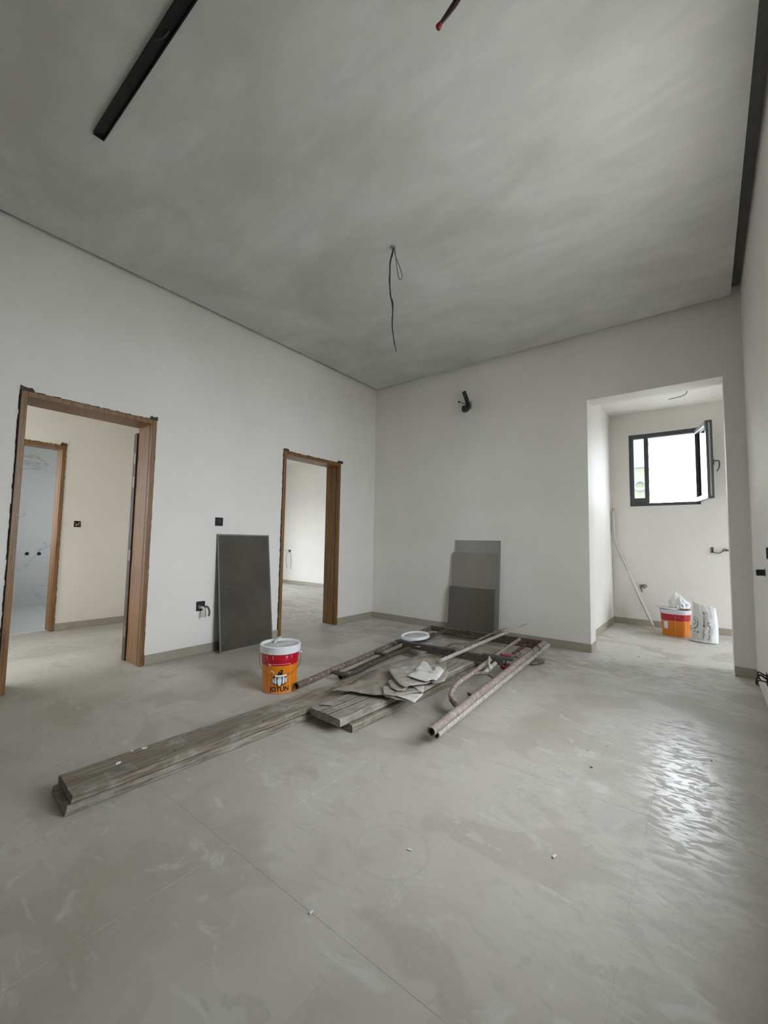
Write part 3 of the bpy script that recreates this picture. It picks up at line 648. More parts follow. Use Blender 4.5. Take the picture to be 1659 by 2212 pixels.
sheet('torn_paper', 'paper_grey', 'curled grey scrap at the left of the paper heap', 'paper', [(255, 598), (168, 672), (235, 800), (350, 850), (500, 842), (560, 780), (500, 640), (360, 600)], .152, warp=.010, curl=.01, seed=5, **Z8)
sheet('torn_paper', 'paper_grey', 'flat brownish scrap right of the white torn paper', 'paper', [(950, 640), (1060, 700), (1290, 660), (1350, 560), (1362, 440), (1280, 440), (1100, 560)], .158, warp=.008, seed=6, **Z8)
sheet('torn_paper', 'paper_grey', 'big grey torn sheet in the middle of the paper heap', 'paper', [(165, 385), (260, 560), (400, 730), (490, 785), (640, 752), (900, 700), (1010, 688), (960, 640), (900, 520), (860, 380), (720, 330), (560, 342), (420, 360)], .172, warp=.009, curl=.006, seed=7, **Z8)
tp = sheet('torn_paper', 'paper_pale', 'white torn sheet with a black mark, on top of the paper heap', 'paper', [(860, 258), (800, 330), (715, 420), (720, 452), (640, 490), (560, 550), (640, 580), (760, 622), (930, 655), (950, 610), (1040, 618), (1130, 640), (1200, 560), (1285, 450), (1190, 370), (1080, 372), (1010, 380), (940, 290)], .188, warp=.004, curl=.003, seed=8, **Z8)
mk = MB()
for poly in ([(1040, 385), (1115, 365), (1105, 445), (1080, 430), (1085, 400), (1060, 398)],):
    b = len(mk.v); mk.v += [tuple(zp(820 + x / 9.217, 1400 + y / 9.217, .197) - Vector(tp.location)) for x, y in poly]; mk.f.append(tuple(range(b, b + len(poly))))
for cx, rx in ((985, 26), (1035, 24)):
    b = len(mk.v); n = 20
    for r in (1, .72): mk.v += [tuple(zp(820 + (cx + rx * r * math.cos(2 * math.pi * k / n)) / 9.217, 1400 + (472 + 22 * r * math.sin(2 * math.pi * k / n)) / 9.217, .197) - Vector(tp.location)) for k in range(n)]
    mk.f += [(b + k, b + (k + 1) % n, b + n + (k + 1) % n, b + n + k) for k in range(n)]
mk.build('printed_mark', 'ink_grey', tp)
sheet('board_offcut', 'paper_grey', 'grey rectangular offcut on the floor inside the scaffold frame', 'board', [(955, 1401), (975, 1390), (1012, 1390), (1004, 1403)], .006, warp=.001, th=.006, seed=11)
sheet('board_offcut', 'paper_grey', 'pale offcut on the floor between the bucket lid and the torn papers', 'board', [(866, 1413), (880, 1405), (902, 1411), (896, 1419)], .006, warp=.001, th=.006, seed=12)
sheet('wood_wedge', 'plank', 'thin grey wooden sliver sticking out right of the scaffold', 'wood', [(1130, 1426), (1150, 1435), (1174, 1430), (1177, 1425), (1150, 1423)], .02, warp=.001, th=.014, seed=13)
sheet('black_scrap', 'soot', 'small black scrap on the floor under the near scaffold post', 'debris', [(1009, 1496), (1014, 1504), (1019, 1502), (1015, 1498)], .006, warp=.002, th=.004, seed=14, cuts=1)

# white bucket lid on the frame
lid = empty('bucket_lid', zp(897, 1374, .155)); tag(lid, 'round white bucket lid lying on the scaffold frame', 'lid')
lid.rotation_euler = (math.radians(4), math.radians(-3), 0)
MB().lathe([(.001, .004), (.118, .004), (.126, .007), (.131, .016), (.139, .018), (.146, .014), (.147, -.010), (.143, -.010), (.142, .0), (.001, -.001)], 56).build('lid_disc', 'white_pl', lid, 35)
MB().lathe([(.001, .0045), (.115, .0045), (.112, .0062), (.001, .0068)], 40).build('paint_film', 'paint_top', lid, 35)
# rag / debris under the lid
sheet('grey_rag', 'paper_grey', 'crumpled grey rag beside the white lid on the scaffold', 'rag', [(893, 1394), (905, 1398), (925, 1397), (935, 1389), (925, 1384), (905, 1387)], .13, warp=.02, th=.003, seed=15)

# ------------------------------------------------------------------ buckets
def cyl_map(n0, right, r0, r1, h):
    def f(u, v, off=.0012):
        r = r0 + (r1 - r0) * v / h + off; t = u / r; q = n0 * math.cos(t) + right * math.sin(t); return Vector((q.x * r, q.y * r, v))
    return f
def decal(mb, f, poly, off=.0012, step=.004):
    """convex polygon (u,v) wrapped on the bucket in thin columns"""
    us = [p[0] for p in poly]; a, b = min(us), max(us); n = max(1, int((b - a) / step)); cols = []
    for i in range(n + 1):
        u = min(max(a + (b - a) * i / n, a + 1e-6), b - 1e-6); vs = []
        for (x0, y0), (x1, y1) in zip(poly, poly[1:] + poly[:1]):
            if (x0 - u) * (x1 - u) <= 0 and abs(x1 - x0) > 1e-9: vs.append(y0 + (y1 - y0) * (u - x0) / (x1 - x0))
        if not vs: continue
        cols.append((u, min(vs), max(vs)))
    for (u0, a0, b0), (u1, a1, b1) in zip(cols, cols[1:]):
        q = len(mb.v); mb.v += [tuple(f(u0, a0, off)), tuple(f(u1, a1, off)), tuple(f(u1, b1, off)), tuple(f(u0, b0, off))]; mb.f.append((q, q + 1, q + 2, q + 3))
def ell(cx, cy, rx, ry, n=24): return [(cx + rx * math.cos(2 * math.pi * k / n), cy + ry * math.sin(2 * math.pi * k / n)) for k in range(n)]
def text_mesh(s, size):
    cu = bpy.data.curves.new('lettering', 'FONT'); cu.body = s; cu.size = size; cu.align_x = 'CENTER'; cu.offset = size * .028; cu.resolution_u = 4
    o = bpy.data.objects.new('lettering', cu); COL.objects.link(o); dg = bpy.context.evaluated_depsgraph_get(); me = o.evaluated_get(dg).to_mesh()
    v = [tuple(x.co) for x in me.vertices]; f = [tuple(p.vertices) for p in me.polygons]; bpy.data.objects.remove(o); bpy.data.curves.remove(cu); return v, f
def lettering(mb, f, s, size, u0, v0, off=.0014, rot=0, sx=1.0):
    v, fc = text_mesh(s, size); b = len(mb.v); c, s_ = math.cos(rot), math.sin(rot)
    mb.v += [tuple(f(u0 + x * sx * c - y * s_, v0 + x * sx * s_ + y * c, off)) for x, y, z in v]; mb.f += [tuple(b + i for i in q) for q in fc]

def bucket(name, label, base, face, H, r0, r1, logo, sgroup=None):
    o = empty(name, base); tag(o, label, 'bucket', sgroup)
    n0 = Vector((face[0], face[1], 0)).normalized(); fwd = -n0; right = Vector((fwd.y, -fwd.x, 0)); f = cyl_map(n0, right, r0, r1, H)
    rr = lambda z: r0 + (r1 - r0) * z / H
    z1, z2 = H * .595, H * .835
    MB().lathe([(.001, .004), (r0 - .012, .004), (r0 - .004, .0), (r0, .004), (rr(z1), z1), (rr(z2), z2), (rr(H) - .004, H - .006), (rr(H) - .008, H - .006), (rr(H) - .010, H * .86), (.001, H * .86)], 64).build('body', 'orange', o, 35)
    MB().lathe([(rr(z1) + .0002, z1), (rr(z1) + .0008, z1 + .0005), (rr(z2) + .0008, z2 - .0005), (rr(z2) + .0002, z2)], 64).build('red_band', 'red', o, 35)
    MB().lathe([(rr(z2) + .0006, z2 - .002), (r1 + .006, z2 + .002), (r1 + .0085, z2 + .012), (r1 + .008, H - .016), (r1 + .010, H - .012), (r1 + .0105, H - .003), (r1 + .006, H + .001), (r1 - .003, H - .001), (r1 - .0085, H - .006), (r1 - .0115, H - .05), (r1 - .010, H - .05)], 64).build('rim', 'white_pl', o, 35)
    return o, f, n0, right
BH = .338
b1, f1, n1, rt1 = bucket('paint_bucket', 'orange and red paint bucket with black lettering beside the scaffold pipe', (1.352, -2.752, 0.001), (CAM.x - 1.352, CAM.y + 2.752), BH, .1235, .1405, True)
# putty surface with a torn fold
mb = MB(); n = 40; rings = [.0, .03, .06, .09, .115, .1335]
P = [[Vector((r * math.cos(2 * math.pi * k / n), r * math.sin(2 * math.pi * k / n), BH - .016 + (mnoise.noise(Vector((r * 18 * math.cos(2 * math.pi * k / n), r * 18 * math.sin(2 * math.pi * k / n), 2))) * .006 if r < .12 else 0) + .010 * math.exp(-((r * math.cos(2 * math.pi * k / n) + .02) / .03) ** 2 - ((r * math.sin(2 * math.pi * k / n) - .02) / .08) ** 2))) for k in range(n + 1)] for r in rings]
mb.grid(P); pt = mb.build('putty_surface', 'paint_top', b1, 60)
fo = MB(); fo.tube(smooth_path([rt1 * -.045 + n1 * -.02 + Vector((0, 0, BH - .010)), rt1 * -.038 - n1 * .075 + Vector((0, 0, BH + .000)), rt1 * -.012 - n1 * .130 + Vector((0, 0, BH + .010)), rt1 * .004 - n1 * .142 + Vector((0, 0, BH + .016))], 5), [.008, .009, .010, .011, .012, .013, .013, .014, .014, .013, .012, .011, .010, .009, .007, .004], 8, flat=.45); fo.build('torn_flap', 'paint_top', pt, 60)
# print: frame, emblem, lettering
fl_ = MB()
for poly in ([(-.079, .006), (-.077, .006), (-.077, .214), (-.079, .214)], [(.077, .006), (.079, .006), (.079, .214), (.077, .214)], [(-.079, .005), (.079, .005), (.079, .007), (-.079, .007)], [(-.079, .212), (.079, .212), (.079, .2145), (-.079, .2145)]): decal(fl_, f1, poly, .0016)
fl_.build('printed_frame', 'pinkline', b1)
em = MB(); decal(em, f1, ell(0, .099, .056, .040), .0014); decal(em, f1, [(-.021, .135), (.021, .135), (.023, .172), (.012, .176), (-.003, .167), (-.014, .152)], .0014); emo = em.build('emblem_black', 'ink', b1)
ew = MB(); decal(ew, f1, ell(0, .097, .0165, .037), .0022)
for s_ in (-1, 1):
    for a, b, hh in ((.022, .0365, .030), (.0405, .052, .019)):
        decal(ew, f1, [(s_ * a, .099 - hh), (s_ * b, .099 - hh * .62), (s_ * b, .099 + hh * .62), (s_ * a, .099 + hh)], .0022, .003)
decal(ew, f1, ell(.003, .162, .0035, .0035, 12), .0022, .002)
ew.build('emblem_white', 'print_white', emo)
le = MB(); lettering(le, f1, 'JOTUN', .048, 0, .020, .0018, sx=.93); le.build('lettering', 'ink', b1)
# drips
dr = MB(); rnd = random.Random(4)
for u in (-.10, -.052, .045, .054, .088): decal(dr, f1, [(u - .0018, .215 + rnd.uniform(.02, .04)), (u + .0018, .215 + rnd.uniform(.02, .04)), (u + .002, .272), (u - .002, .272)], .002, .002)
decal(dr, f1, [(-.095, .212), (-.085, .2165), (-.06, .205), (-.07, .203)], .002); decal(dr, f1, [(-.067, .168), (-.045, .163), (-.038, .150), (-.042, .150), (-.05, .158), (-.067, .163)], .002)
dr.build('paint_drips', 'print_white', b1)['kind'] = 'stuff'
# bail handle hanging over the front
hr = .1235 + (.1405 - .1235) * .74
def hp(t):  # t in [-1,1] over the front
    ang = t * math.radians(92); drop = .265 - .125 * (math.cos(t * math.pi / 2) ** .8); rr_ = .152 + .012 * math.cos(ang)
    return n1 * (rr_ * math.cos(ang)) + rt1 * (rr_ * math.sin(ang)) + Vector((0, 0, drop))
hw = [hp(-1 + 2 * i / 36) for i in range(37)]
hnd = MB().tube(hw, .0018, 6).build('bail_handle', 'steel', b1, 60)
MB().tube([hp(-.12 + .30 * i / 8) + n1 * .001 for i in range(9)], .0065, 10).build('grip', 'white_pl', hnd, 60)
for s_ in (-1, 1): MB().lathe([(.001, 0), (.011, 0), (.011, .006), (.001, .008)], 14).build('ear', 'white_pl', b1, 35, loc=tuple(rt1 * s_ * .150 + Vector((0, 0, .262))))

# bucket in the alcove
nb_ = Vector((3.592, 1.690, .001))
b2, f2b, n2, rt2 = bucket('paint_bucket', 'orange and red paint bucket topped with crumpled white plastic in the alcove', tuple(nb_), (CAM.x - nb_.x - .25, CAM.y - nb_.y), .325, .145, .160, False)
st = MB(); decal(st, f2b, [(-.135, .085), (-.078, .085), (-.078, .178), (-.135, .178)], .0014); st.build('side_label', 'print_white', b2)
st = MB(); decal(st, f2b, [(-.135, .182), (-.080, .182), (-.080, .193), (-.135, .193)], .0014); st.build('label_bar', 'ink_grey', b2)
st = MB(); decal(st, f2b, [(.004, .006), (.0062, .006), (.0062, .258), (.004, .258)], .0016, .001); decal(st, f2b, [(.118, .02), (.121, .02), (.121, .19), (.118, .19)], .0016, .001)
for k in range(10): decal(st, f2b, [(.02 + k * .0095, .252 - k * .0065), (.03 + k * .0095, .245 - k * .0065), (.03 + k * .0095, .247 - k * .0065), (.02 + k * .0095, .254 - k * .0065)], .0016)
st.build('printed_lines', 'pinkline', b2)
ld = empty('bucket_lid', nb_ - rt2 * .085 + n2 * .03 + Vector((0, 0, .334))); tag(ld, 'flat white lid half covering the bucket in the alcove', 'lid'); ld.rotation_euler = (math.radians(-3), math.radians(4), 0)
MB().lathe([(.001, .002), (.112, .002), (.118, .010), (.126, .010), (.127, -.004), (.001, -.004)], 40).build('lid_disc', 'white_pl', ld, 35); MB().lathe([(.001, .0025), (.105, .0025), (.10, .004), (.001, .0045)], 32).build('paint_film', 'print_white', ld, 35)
# crumpled plastic bag
def crumple(name, mat, label, cat, loc, sx, sy, sz, seed, prof):
    me = bpy.data.meshes.new(name); bm = bmesh.new(); bmesh.ops.create_icosphere(bm, subdivisions=4, radius=1)
    for v in bm.verts:
        p = v.co.copy(); k = 1 + .35 * mnoise.noise(p * 1.7 + Vector((seed, 0, 0))) + .30 * abs(mnoise.noise(p * 3.6 + Vector((0, seed, 0)))) - .12 * abs(mnoise.noise(p * 8 + Vector((seed, 3, 0))))
        p *= k; h = max(0, p.z); q = prof(p); v.co = Vector((q.x * sx, q.y * sy, q.z * sz))
    bm.to_mesh(me); bm.free(); me.polygons.foreach_set('use_smooth', [True] * len(me.polygons)); me.set_sharp_from_angle(angle=math.radians(28)); me.materials.append(M[mat])
    o = bpy.data.objects.new(name, me); COL.objects.link(o); o.location = loc; return tag(o, label, cat)
def bagprof(p):
    z = p.z
    if z < -.25: z = -.25
    if z > .25: f = (z - .25); p.x = p.x * max(.25, 1 - .85 * f) - .35 * f; p.y *= max(.3, 1 - .7 * f); z = .25 + f * 1.35
    return Vector((p.x, p.y, z))
crumple('plastic_bag', 'paper', 'crumpled white plastic bag bulging from the alcove bucket', 'bag', nb_ + rt2 * .04 + Vector((0, .02, .372)), .108, .108, .122, 3.3, bagprof)

# cement sack: soft pillow shape with print
sb_ = Vector((3.875, 1.45, .001)); sk = empty('cement_sack', sb_); tag(sk, 'white printed paper cement sack standing right of the alcove bucket', 'sack')
nS = Vector((CAM.x - sb_.x - .9, CAM.y - sb_.y, 0)).normalized(); rS = Vector((-nS.y, nS.x, 0)); HS = .43
def sack(u, v, side=1, off=0.0):
    """u in [-1,1] across, v in [0,1] up"""
    w = .134 - .030 * v ** 1.3; dpt = (.088 * (1 - v ** 3 * .80)) * max(0, (1 - abs(u) ** 2.6)) ** .5 + .004
    lean = .012 * v + .010 * math.sin(v * 3)
    q = Vector((u * 2.1, v * 3.4, side * 2.0)); wr = mnoise.noise(q * 1.6) * .010 + mnoise.noise(q * 4.2) * .004
    top = 1.0 + (-.055 * u - .02 * u * u + .012 * mnoise.noise(Vector((u * 3, 0, 1)))) * v
    return rS * (u * w + lean) + nS * (side * (dpt + wr * (1 - abs(u) ** 4)) + off) + Vector((0, 0, v * HS * top + .004))
mb = MB(); NU, NV = 26, 30; ring = [(-1 + 2 * i / NU, 1) for i in range(NU)] + [(1 - 2 * i / NU, -1) for i in range(NU)]
for j in range(NV + 1):
    for u, s_ in ring: mb.v.append(tuple(sack(u, j / NV, s_)))
nn = len(ring)
for j in range(NV):
    for k in range(nn): k2 = (k + 1) % nn; mb.f.append((j * nn + k, j * nn + k2, (j + 1) * nn + k2, (j + 1) * nn + k))
mb.f.append(tuple(range(nn))[::-1]); mb.f.append(tuple(NV * nn + k for k in range(nn)))
mb.build('sack_body', 'paper', sk, 50)
mb = MB(); mb.grid([[sack(-.98 + .3 * i / 4, 1.0 - .02, 1, .002) + Vector((0, 0, .03 * j * (1 - i / 5)))  + rS * (-.01 * j) for i in range(5)] for j in range(3)]); mb.build('torn_corner', 'paper', sk, 60)
mb = MB(); mb.tube([sack(-1 + 2 * i / 16, .02, 1, .004) for i in range(17)], .006, 8); mb.build('bottom_fold', 'paper', sk, 60)
fS = lambda u, v, off=.002: sack(u / .15, v / HS, 1, off + .0012)
k_ = MB()
def stroke(pts, w, off=.002):
    pts = [Vector((a, b, 0)) for a, b in pts]
    for i in range(len(pts) - 1):
        t = (pts[i + 1] - pts[i]).normalized(); nrm = Vector((-t.y, t.x, 0)) * w / 2; a, b = pts[i] - t * w * .3, pts[i + 1] + t * w * .3; q = len(k_.v)
        k_.v += [tuple(fS(p.x, p.y, off)) for p in (a - nrm, b - nrm, b + nrm, a + nrm)]; k_.f.append((q, q + 1, q + 2, q + 3))
stroke([(-.122 + .058 * math.cos(t), .212 + .066 * math.sin(t)) for t in [math.radians(-95 + 190 * i / 24 - 4) for i in range(25)]], .0055)
stroke([(-.122 + .024 * math.cos(t), .222 + .030 * math.sin(t)) for t in [math.radians(-100 + 200 * i / 16) for i in range(17)]], .0075); stroke([(-.128, .245), (-.120, .262)], .006)
for i, ch in enumerate('ROSAL'):
    t = math.radians(18 - 26 * i); lettering(k_, fS, ch, .024, -.122 + .040 * math.cos(t), .206 + .047 * math.sin(t), rot=t - math.radians(80))
lettering(k_, fS, 'Cement', .032, -.006, .250, rot=-math.pi / 2, sx=1.0); stroke([(-.008, .348), (.0, .325)], .013); stroke([(.0, .325), (.004, .316)], .010)
stroke([(-.006, .196), (.010, .198), (.008, .182), (-.004, .186)], .010)
stroke([(.0, .150), (.004, .128), (-.004, .112), (.010, .096), (.016, .092)], .0065); stroke([(.0, .088), (.006, .072), (.003, .050), (.006, .040)], .0065)
stroke([(.062, .150), (.064, .118)], .009); stroke([(.066, .105), (.070, .072), (.062, .050), (.054, .046)], .008)
stroke([(.040, .224), (.060, .240), (.085, .246)], .006); stroke([(.052, .205), (.053, .200)], .011); stroke([(.076, .205), (.068, .184), (.074, .164)], .008); stroke([(.028, .350), (.034, .352), (.026, .336)], .006)
k_.build('printed_text', 'ink_grey', sk)['kind'] = 'stuff'
k_ = MB()
stroke([(-.135, .130), (-.10, .118), (-.058, .112)], .020); k_.build('printed_bar', 'ink_grey', sk)
k_ = MB()
for i in range(4): stroke([(-.125 + .01 * i, .092 - .017 * i), (-.07 + .012 * i, .086 - .017 * i)], .0028)
k_.build('printed_lines', 'ink_grey', sk)

# plastic-wrapped strip leaning in the alcove corner
ws = empty('wrapped_strip', zp(1412, 1357, 0)); tag(ws, 'long strip wrapped in milky plastic leaning into the alcove corner', 'strip')
pts = [(1324, 1098), (1325, 1128), (1328, 1165), (1340, 1197), (1362, 1245), (1384, 1296), (1400, 1329), (1413, 1357)]; ys = [IY - .06, IY - .06, IY - .06, IY - .062, IY - .07, IY - .085, IY - .10, None]
wpth = [yp(x, y, Y) if Y else zp(x, y, .004) for (x, y), Y in zip(pts, ys)]; wpth = [p - Vector(ws.location) for p in smooth_path(wpth, 6)]
MB().tube(wpth, .024, 8, flat=.5).build('core_strip', 'brown_stick', ws, 50)
rs = [.030 + .010 * abs(mnoise.noise(Vector((i * .33, 1, 7)))) + (.014 if 4 < i < 9 else 0) for i in range(len(wpth) - 4)]
mb = MB(); mb.tube(wpth[2:-2], rs, 12, caps=False, flat=.55); mb.v = [tuple(Vector(v) + Vector((mnoise.noise(Vector(v) * 22), 0, mnoise.noise(Vector(v) * 22 + Vector((4, 4, 4))))) * .007) for v in mb.v]; mb.build('plastic_sleeve', 'film', ws, 60)

# ------------------------------------------------------------------ electrical boxes, stubs and wires
def ebox(name, label, loc, face, w=.078, h=.085, wires=()):
    o = empty(name, loc); tag(o, label, 'electrical box'); n = Vector(face); s_ = Vector((-n.y, n.x, 0)); z = Vector((0, 0, 1))
    mb = MB()
    for a, b, c, d in ((-w / 2, w / 2, -h / 2, -h / 2 + .007), (-w / 2, w / 2, h / 2 - .007, h / 2), (-w / 2, -w / 2 + .007, -h / 2, h / 2), (w / 2 - .007, w / 2, -h / 2, h / 2)):
        mb.obox(s_ * a + z * c, s_ * (b - a), z * (d - c), n * .004)
    mb.build('rim', 'black', o); MB().obox(s_ * -w / 2 + z * -h / 2, s_ * w, z * h, n * .0012).build('back', 'black', o)
    for pts, r, mat in wires:
        MB().tube(smooth_path([s_ * a + z * b + n * c for a, b, c in pts], 6), r, 7).build('wire', mat, o, 60)
    return o
X_ = (1, 0, 0)
ebox('switch_box', 'square black switch box on the left wall above the mesh-backed slab', xp(473, 1127, 0), X_, .085, .085, [([(-.01, .02, .001), (.0, .0, .012), (.012, -.012, .006)], .003, 'grey_wire'), ([(.015, .022, .001), (.012, .01, .01), (-.006, .012, .006)], .0025, 'wire_brown')])
ebox('socket_box', 'black socket box with two drooping cable tails, left of the mesh-backed slab', xp(433, 1309, 0), X_, .088, .092, [([(.02, -.02, .002), (.04, -.005, .05), (.052, -.045, .075), (.050, -.095, .075)], .009, 'wire_brown'), ([(-.01, -.015, .002), (.0, -.015, .05), (.002, -.06, .062), (-.004, -.10, .060)], .011, 'wire_white'), ([(-.02, .0, .002), (.0, -.005, .03), (.018, -.012, .03)], .008, 'grey_pvc')])
ebox('socket_box', 'ragged open box with coloured wire ends on the corridor wall', xp(167, 1132, R1X), X_, .07, .075, [([(-.02, .02, .001), (-.01, -.015, .02), (.01, .02, .02)], .005, 'wire_brown'), ([(.02, .02, .001), (.0, .0, .02), (-.02, -.02, .02)], .005, 'wire_white'), ([(.02, -.02, .001), (.01, .01, .02), (.03, .02, .02)], .004, 'brown_stick')])
yb = (0, -1, 0)
ebox('socket_box', 'small box with a long hanging white cable loop in the second room', yp(626, 1190, R2Y), yb, .07, .06, [([(-.0, -.02, .002), (.02, -.03, .03), (.10, -.16, .04), (.09, -.46, .03)], .006, 'grey_pvc'), ([(.0, .0, .002), (-.03, -.02, .03), (-.10, -.15, .04), (-.09, -.30, .04), (-.05, -.44, .04)], .006, 'grey_pvc'), ([(-.02, .005, .01), (-.12, .012, .02), (-.2, .0, .01)], .004, 'grey_wire')])
p_ = yp(1388, 1268, IY)
w_ = tag(empty('wire_tails', p_), 'twisted grey wire tails behind the wrapped strip in the alcove', 'wires'); bx('wall_box', 'grey_pvc', w_, -.035, .03, -.006, 0, -.02, .035)
for pts in ([(-.02, -.006, .02), (-.015, -.03, .0), (.002, -.04, -.07)], [(.0, -.006, .01), (-.03, -.03, .01), (-.005, -.045, -.06)], [(0, -.006, .02), (.02, -.03, .035), (.05, -.03, .03), (.045, -.03, .005), (.02, -.03, .0)]): MB().tube(smooth_path(pts, 6), .0055, 7).build('wire', 'grey_wire', w_, 60)
p_ = yp(1552, 1190, IY)
w_ = tag(empty('wire_tails', p_), 'dark wire tails on the alcove wall next to the right edge of the opening', 'wires'); bx('wall_box', 'wire_black', w_, -.075, -.05, -.005, 0, -.02, .045)
for pts in ([(-.062, -.004, .03), (-.075, -.02, -.02), (-.05, -.03, -.02), (-.0, -.03, -.03), (.05, -.03, .0), (.10, -.03, .02)], [(.04, -.03, .0), (.055, -.03, .025), (.08, -.03, .02), (.07, -.03, .0), (.11, -.03, .01)]): MB().tube(smooth_path(pts, 6), .006, 7).build('wire', 'wire_brown', w_, 60)
# alcove ceiling wire
a = zp(1484, 845, IZ)
tag(MB().tube(smooth_path([a, a + Vector((-.01, -.01, -.03)), yp(1472, 856, a.y - .01), yp(1444, 863, a.y - .02)], 6), .005, 8).build('ceiling_wire', 'grey_wire', None, 60), 'short curved wire hanging from the alcove ceiling', 'wire')
# centre ceiling wire with a loop
cw = empty('ceiling_wire', zp(849, 533, ZC)); tag(cw, 'long thin double wire hanging with a loop from the middle of the ceiling', 'wire'); Pd = Vector(cw.location)
def vpl(x, y):   # point on the vertical plane through the ceiling outlet, facing the camera
    d = ray(x, y); return CAM + d * (((Pd - CAM).dot(_fw)) / d.dot(_fw)) - Pd
def zz(x, y): return (780 + x / 7.9, 500 + y / 7.9)
MB().tube(smooth_path([vpl(*zz(*q)) for q in [(560, 270), (530, 370), (495, 520), (490, 700), (482, 830), (495, 1000), (505, 1110), (528, 1230), (540, 1380), (530, 1560), (545, 1750), (572, 1900), (600, 2055)]], 4), [.0052] * 40 + [.0045] * 9, 8).build('wire', 'grey_wire', cw, 60)
MB().tube(smooth_path([vpl(*zz(*q)) + Vector((.004, -.01, 0)) for q in [(560, 270), (545, 400), (505, 560), (500, 780), (500, 1000), (510, 1120), (550, 1230), (545, 1400), (538, 1640), (560, 1820), (572, 1940)]], 4), .0035, 7).build('wire', 'wire_black', cw, 60)
MB().tube(smooth_path([vpl(*zz(*q)) for q in [(575, 270), (590, 430), (610, 600), (630, 740), (655, 815), (690, 805), (700, 750), (660, 610), (605, 470), (565, 350), (560, 280)]], 4), .0028, 7).build('wire_loop', 'grey_wire', cw, 60)
MB().lathe([(.001, 0), (.020, 0), (.018, -.012), (.001, -.012)], 16).build('ceiling_outlet', 'grey_pvc', cw, 40)
MB().tube([vpl(*zz(497, 1050)), vpl(*zz(505, 1110))], .006, 8).build('red_tape', 'wire_dkred', cw, 40)
# red wires near the top edge
e0 = zp(1030, -70, ZC); e1 = zp(946, 60, ZC - .20)
rw = empty('ceiling_wire', e0); tag(rw, 'dark red twisted wire tail hanging at the top edge of the photo', 'wire')
path = [Vector((0, 0, 0)), (e1 - e0) * .30 + Vector((0, 0, .012)), (e1 - e0) * .62 + Vector((.004, 0, .004)), e1 - e0]
MB().tube(smooth_path(path, 6), .007, 8).build('wire', 'wire_dkred', rw, 60)
MB().tube(smooth_path([p + Vector((.012, .004, -.004 * i)) for i, p in enumerate(path[:3])] + [path[3] * .97], 6), .006, 8).build('wire', 'wire_dkred', rw, 60)
MB().tube([(e1 - e0) * .93, (e1 - e0), (e1 - e0) * 1.02], [.009, .012, .006], 10).build('wire_tip', 'wire_red', rw, 60)
# black linear track in the ceiling
tr = empty('ceiling_track', (1.266, -4.095, ZC)); tag(tr, 'long black linear light track set in the ceiling, top left', 'track')
bx('track_top', 'black', tr, 0, 1.9, -.024, .024, -.006, -.0005); bx('track_side', 'black', tr, 0, 1.9, -.027, -.022, -.022, 0); bx('track_side', 'black', tr, 0, 1.9, .022, .027, -.022, 0); bx('track_end', 'black', tr, -.003, 0, -.027, .027, -.022, 0)
a = zp(352, 68, ZC); tag(MB().tube(smooth_path([a + Vector((.03, .015, 0)), a + Vector((.0, 0, -.03)), a + Vector((-.03, -.02, -.035))], 5), .006, 8).build('ceiling_wire', 'wire_black', None, 60), 'short black wire stub beside the ceiling track', 'wire')
# insulated pipe stubs on the end wall
ac = empty('pipe_stubs', yp(1011, 872, 0)); tag(ac, 'black insulated pipe stubs sticking out of the end wall near the ceiling', 'pipe'); Pa = Vector(ac.location)
def yq(x, y, Y): return yp(960 + x / 16.59, 820 + y / 16.59, Y) - Pa
MB().tube(smooth_path([Vector((.0, .01, 0)), yq(835, 880, -.06), yq(800, 720, -.12), yq(745, 560, -.15), yq(692, 425, -.17)], 6), [.026] * 25, 14).build('insulated_pipe', 'black_foam', ac, 50)
MB().tube(smooth_path([Vector((-.006, .01, -.015)), yq(845, 960, -.07), yq(800, 1060, -.12), yq(715, 1090, -.17), yq(705, 1010, -.26)], 6), [.030, .030] + [.031] * 23, 14).build('insulated_pipe', 'black_foam', ac, 50)
e = yq(705, 1010, -.26); d = (e - yq(712, 1070, -.20)).normalized(); MB().tube([e + d * .0005, e + d * .003], .020, 14).build('pipe_bore', 'black', ac, 40)
MB().tube(smooth_path([yq(770, 870, -.03), yq(690, 860, -.10), yq(590, 815, -.18), yq(520, 800, -.22)], 6), .005, 8).build('drain_wire', 'grey_wire', ac, 50); MB().tube([yq(535, 803, -.21), yq(508, 800, -.225)], .011, 10).build('drain_tip', 'black', ac, 40)
MB().obox(yq(850, 800, 0) + Vector((0, .004, -.10)), (.05, 0, 0), (0, -.008, 0), (0, 0, .10)).build('patch_plate', 'grey_pvc', ac, bevel=.002)
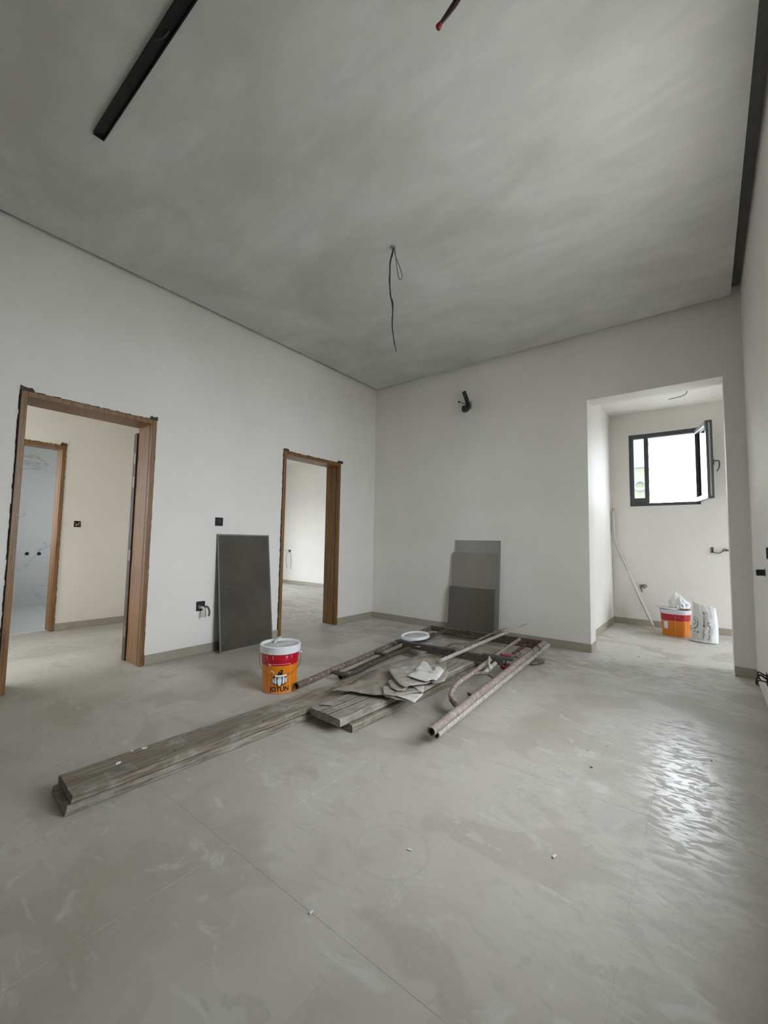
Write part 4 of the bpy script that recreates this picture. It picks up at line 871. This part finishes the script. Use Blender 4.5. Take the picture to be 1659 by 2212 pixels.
# fittings on the right wall, cut by the photo edge
p_ = xp(1653, 1237, RW)
o = empty('conduit_stub', p_); tag(o, 'black conduit stub on the right wall at the photo edge', 'conduit'); MB().pipe((.01, 0, 0), (-.045, -.003, -.002), .021, .015).build('sleeve', 'black_foam', o, 40); MB().tube([(-.002, 0, 0), (.004, 0, 0)], .030, 16).build('collar', 'grey_pvc', o, 40)
ebox('switch_box', 'slim black switch box high above the conduit stub on the right wall', xp(1658, 1195, RW), (-1, 0, 0), .07, .075)
p_ = xp(1658, 1468, RW)
ebox('socket_box', 'low box with black curled wires on the right wall at the photo edge', p_, (-1, 0, 0), .08, .08, [([(.0, .0, .002), (.03, .03, .04), (.045, .0, .06), (.02, -.04, .06)], .006, 'wire_black'), ([(.0, .02, .002), (.04, .05, .05), (.06, .02, .05), (.03, .0, .04)], .005, 'wire_black'), ([(.0, -.02, .002), (.03, -.01, .05), (.02, -.05, .05)], .005, 'grey_wire')])
# bathroom outlets
for x, y, lab in ((58, 1196, 'left dark pipe outlet in the marble bathroom wall'), (84, 1196, 'right dark pipe outlet in the marble bathroom wall')):
    o = tag(MB().lathe([(.001, .001), (.016, .001), (.018, .006), (.026, .006), (.026, 0)], 16).build('pipe_outlet', 'black', None, 40, loc=tuple(xp(x, y, BX))), lab, 'outlet'); o.rotation_euler = (0, math.pi / 2, 0)

# loose crumbs on the floor
for k, (x, y, mat, s_, lab) in enumerate([(884, 1838, 'chip', .012, 'white plaster crumb on the ring mark in the foreground'), (673, 1973, 'chip', .011, 'white plaster crumb at the tile joint near the bottom'), (1278, 1658, 'soot', .010, 'dark splinter on the floor left of the shiny patch'), (1311, 1612, 'soot', .006, 'black speck on the floor above the dark splinter'), (1379, 1419, 'soot', .010, 'dark crumb on the alcove threshold'), (1464, 1445, 'soot', .007, 'black speck just in front of the alcove'), (1538, 1644, 'soot', .008, 'black speck right of the shiny patch'), (1269, 1621, 'soot', .006, 'black speck on the floor below the right scaffold pipe'), (1196, 1850, 'chip', .016, 'scraped white plaster flake right of the ring mark')]):
    s_ *= .62; mb = MB(); mb.obox((-s_, -s_ * .4, 0), (s_ * 2, s_ * .5, 0), (-s_ * .2, s_ * .9, 0), (s_ * .1, s_ * .1, s_ * .6)); o = mb.build('floor_crumb', mat, None, loc=tuple(zp(x, y, .0005)), bevel=.001); o.rotation_euler = (0, 0, k * 1.3); tag(o, lab, 'debris')
